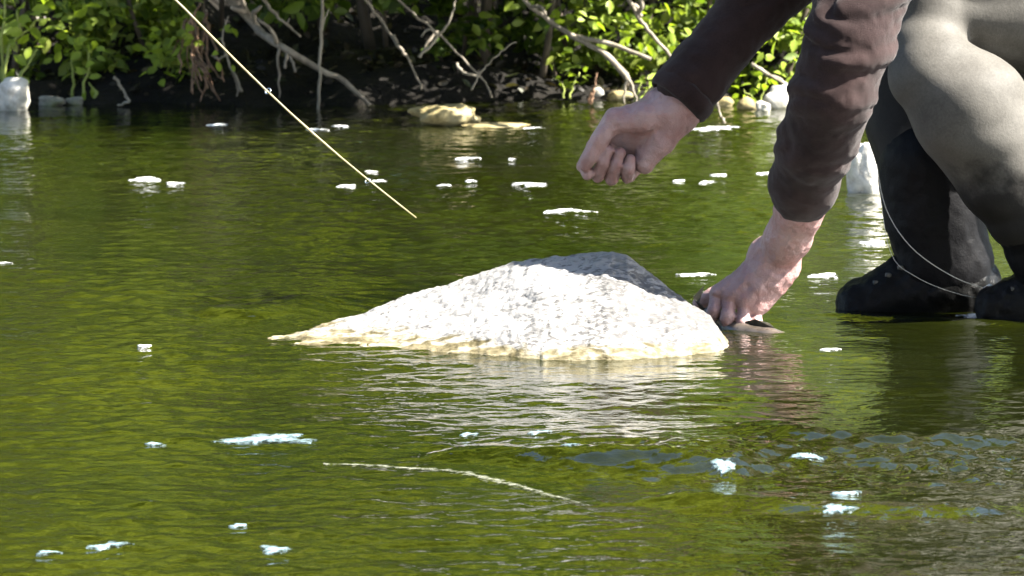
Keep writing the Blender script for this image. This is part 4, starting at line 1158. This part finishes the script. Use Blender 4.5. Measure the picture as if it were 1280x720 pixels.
# neoprene guards round the shins and wading boots
def boot(shin, foot, Y, toe_dx):
    g = chain(J(shin, 0), .012)
    Vg, Fg = sdf_mesh(g, 0.0045, folds(0.005, 14, 20, 33))
    mesh_obj('gravel_guard', Vg, Fg, M['guard'], person)
    ax_, ay_ = foot
    b = []
    zc = lambda px, py, d, r: (P(px, py, Y + d), r * S(Y))
    b += chain([zc(ax_, ay_ - 34, 0, 52), zc(ax_ - 4, ay_ + 6, 0, 52)], .015)
    b += chain([zc(ax_ + 28, ay_ + 10, 0, 42), zc(ax_ + 24, ay_ + 40, 0, 44)], .02)
    b += chain([zc(ax_ - 10, ay_ - 4, 0, 48), zc(ax_ - 62, ay_ + 14, 0, 38), zc(ax_ - 106, ay_ + 24, 0, 28)], .02)
    b += chain([zc(ax_ - 20, ay_ + 30, 0, 42), zc(ax_ - 105, ay_ + 38, 0, 30)], .02)
    Vb_, Fb_ = sdf_mesh(b, 0.004, lambda p: .005 * noise3(p * 36, 6) + .0025 * noise3(p * 110, 7))
    bo = mesh_obj('boot', Vb_, Fb_, M['boot'], person)
    so_ = chain([zc(ax_ + 26, ay_ + 76, -.012, 36), zc(ax_ - 106, ay_ + 76, -.012, 30)], .01) + chain([zc(ax_ + 26, ay_ + 76, .02, 36), zc(ax_ - 106, ay_ + 76, .015, 28)], .01)
    Vq, Fq = sdf_mesh(so_, 0.006)
    mesh_obj('sole', Vq, Fq, M['felt'], bo)
    for k in range(5):
        u = k / 4
        cx, cy, rr = ax_ - 30 - 62 * u, ay_ - 34 + 38 * u, 40 - 14 * u
        pp = [P(cx + 12 * math.sin(q_), cy + rr * .3 * (1 - math.cos(q_)) - 3, Y - rr * S(Y) * math.cos(q_) * 1.02) for q_ in np.linspace(0, math.pi, 9)]
        Vl, Fl = tube(pp, [.0035] * 9, 6)
        mesh_obj('lace', Vl, Fl, M['lace'], bo)
boot([(1162, 208, 8.09, 66), (1168, 270, 8.09, 62), (1182, 330, 8.09, 62)], (1184, 352), 8.09, 1)
boot([(1286, 262, 7.94, 54), (1312, 318, 7.95, 50), (1330, 358, 7.96, 54)], (1356, 360), 7.97, 1)

# ================================================================== FISH, ROD, LINE
fish = empty('fish', P(945, 418, 7.80), 'small brown fish held at the surface under the lower hand beside the boulder', 'fish')
fb = chain([(P(884, 388, 7.875), .005), (P(902, 402, 7.86), .010), (P(930, 420, 7.83), .0175), (P(962, 429, 7.80), .0205), (P(992, 433, 7.78), .017), (P(1012, 433, 7.77), .009)], .006)
Vq, Fq = sdf_mesh(fb, .0028)
mesh_obj('fish_body', Vq, Fq, M['fish'], fish)
def slab(poly, thick, mt, name, parent):
    n = len(poly); d = Vector((0, thick, 0))
    V = [Vector(p) - d for p in poly] + [Vector(p) + d for p in poly]
    Fc = [tuple(range(n)), tuple(range(n, 2 * n))[::-1]] + [(i, n + i, n + (i + 1) % n, (i + 1) % n) for i in range(n)]
    return mesh_obj(name, V, Fc, mt, parent, smooth=False)
slab([P(884, 388, 7.875), P(866, 372, 7.88), P(872, 365, 7.88), P(880, 357, 7.882), P(877, 368, 7.88), P(874, 378, 7.88), P(880, 392, 7.876)], .002, M['fin'], 'tail_fin', fish)
slab([P(930, 402, 7.83), P(944, 399, 7.82), P(962, 404, 7.81), P(968, 410, 7.80), P(935, 410, 7.83)], .0015, M['fin'], 'back_fin', fish)

rod = empty('fishing_rod', P(520, 272, 7.35), 'thin pale yellow fishing rod slanting down across the upper left water', 'fishing rod')
ra, rb = P(520, 272, 7.35), P(220, 0, 7.0)
dirv = (rb - ra)
rpts = [ra + dirv * t_ + Vector((0, 0, -.012 * math.sin(min(t_, 1) * math.pi))) for t_ in np.linspace(0, 4.2, 40)]
Vt, Ft = tube(rpts, [.0009 + .0017 * (i / 39) ** .8 + (.0004 if i % 9 == 4 else 0) for i in range(40)], 8)
mesh_obj('rod_blank', Vt, Ft, M['rod'], rod)
hp = [ra + dirv * t_ for t_ in np.linspace(4.1, 4.9, 10)]
Vt, Ft = tube(hp, [.008, .011, .0125, .012, .0115, .0115, .012, .0125, .012, .009], 12)
mesh_obj('cork_handle', Vt, Ft, M['cork'], rod)
def ring(c, rad, thick, nrm, mt, parent, name):
    nrm = Vector(nrm).normalized(); a = nrm.cross(Vector((.3, .2, .9))).normalized(); b_ = nrm.cross(a)
    pts = [c + (a * math.cos(q_) + b_ * math.sin(q_)) * rad for q_ in np.linspace(0, 2 * math.pi, 19)]
    V, Fc = tube(pts, [thick] * 19, 6)
    return mesh_obj(name, V, Fc, mt, parent)
for t_ in (.2, .62, 1.3, 2.2, 3.2):
    c = ra + dirv * t_ + Vector((-.003, 0, -.006 - .002 * t_))
    ring(c, .0034 + .001 * t_, .0008, dirv, M['metal'], rod, 'line_guide')
rc = ra + dirv * 4.75 + Vector((0, 0, -.05))
Vt, Ft = tube([rc + Vector((0, -.014, 0)), rc + Vector((0, .014, 0))], [.034, .034], 24)
mesh_obj('reel', Vt, Ft, M['metal'], rod)
fl = empty('fishing_line', P(1235, 360, 7.98), 'thin pale fishing line looping across the dark boot to a bright knot', 'fishing line')
def line(pts, r, nm='strand'):
    pp = resample([P(*p) for p in pts], 26)
    V, Fc = tube(pp, [r] * 26, 6)
    mesh_obj(nm, V, Fc, M['line'], fl)
line([(1096, 205, 8.0), (1108, 262, 7.98), (1140, 310, 7.95), (1190, 345, 7.96), (1235, 361, 7.98), (1290, 370, 7.99)], .0007)
line([(1096, 205, 8.0), (1112, 312, 7.98), (1145, 346, 7.96), (1200, 368, 7.98), (1245, 374, 8.0)], .00045)
Vq, Fq = sdf_mesh(chain([(P(1232, 362, 7.98), .0045), (P(1238, 357, 7.98), .003)], .002), .001)
mesh_obj('knot', Vq, Fq, M['knot'], fl)
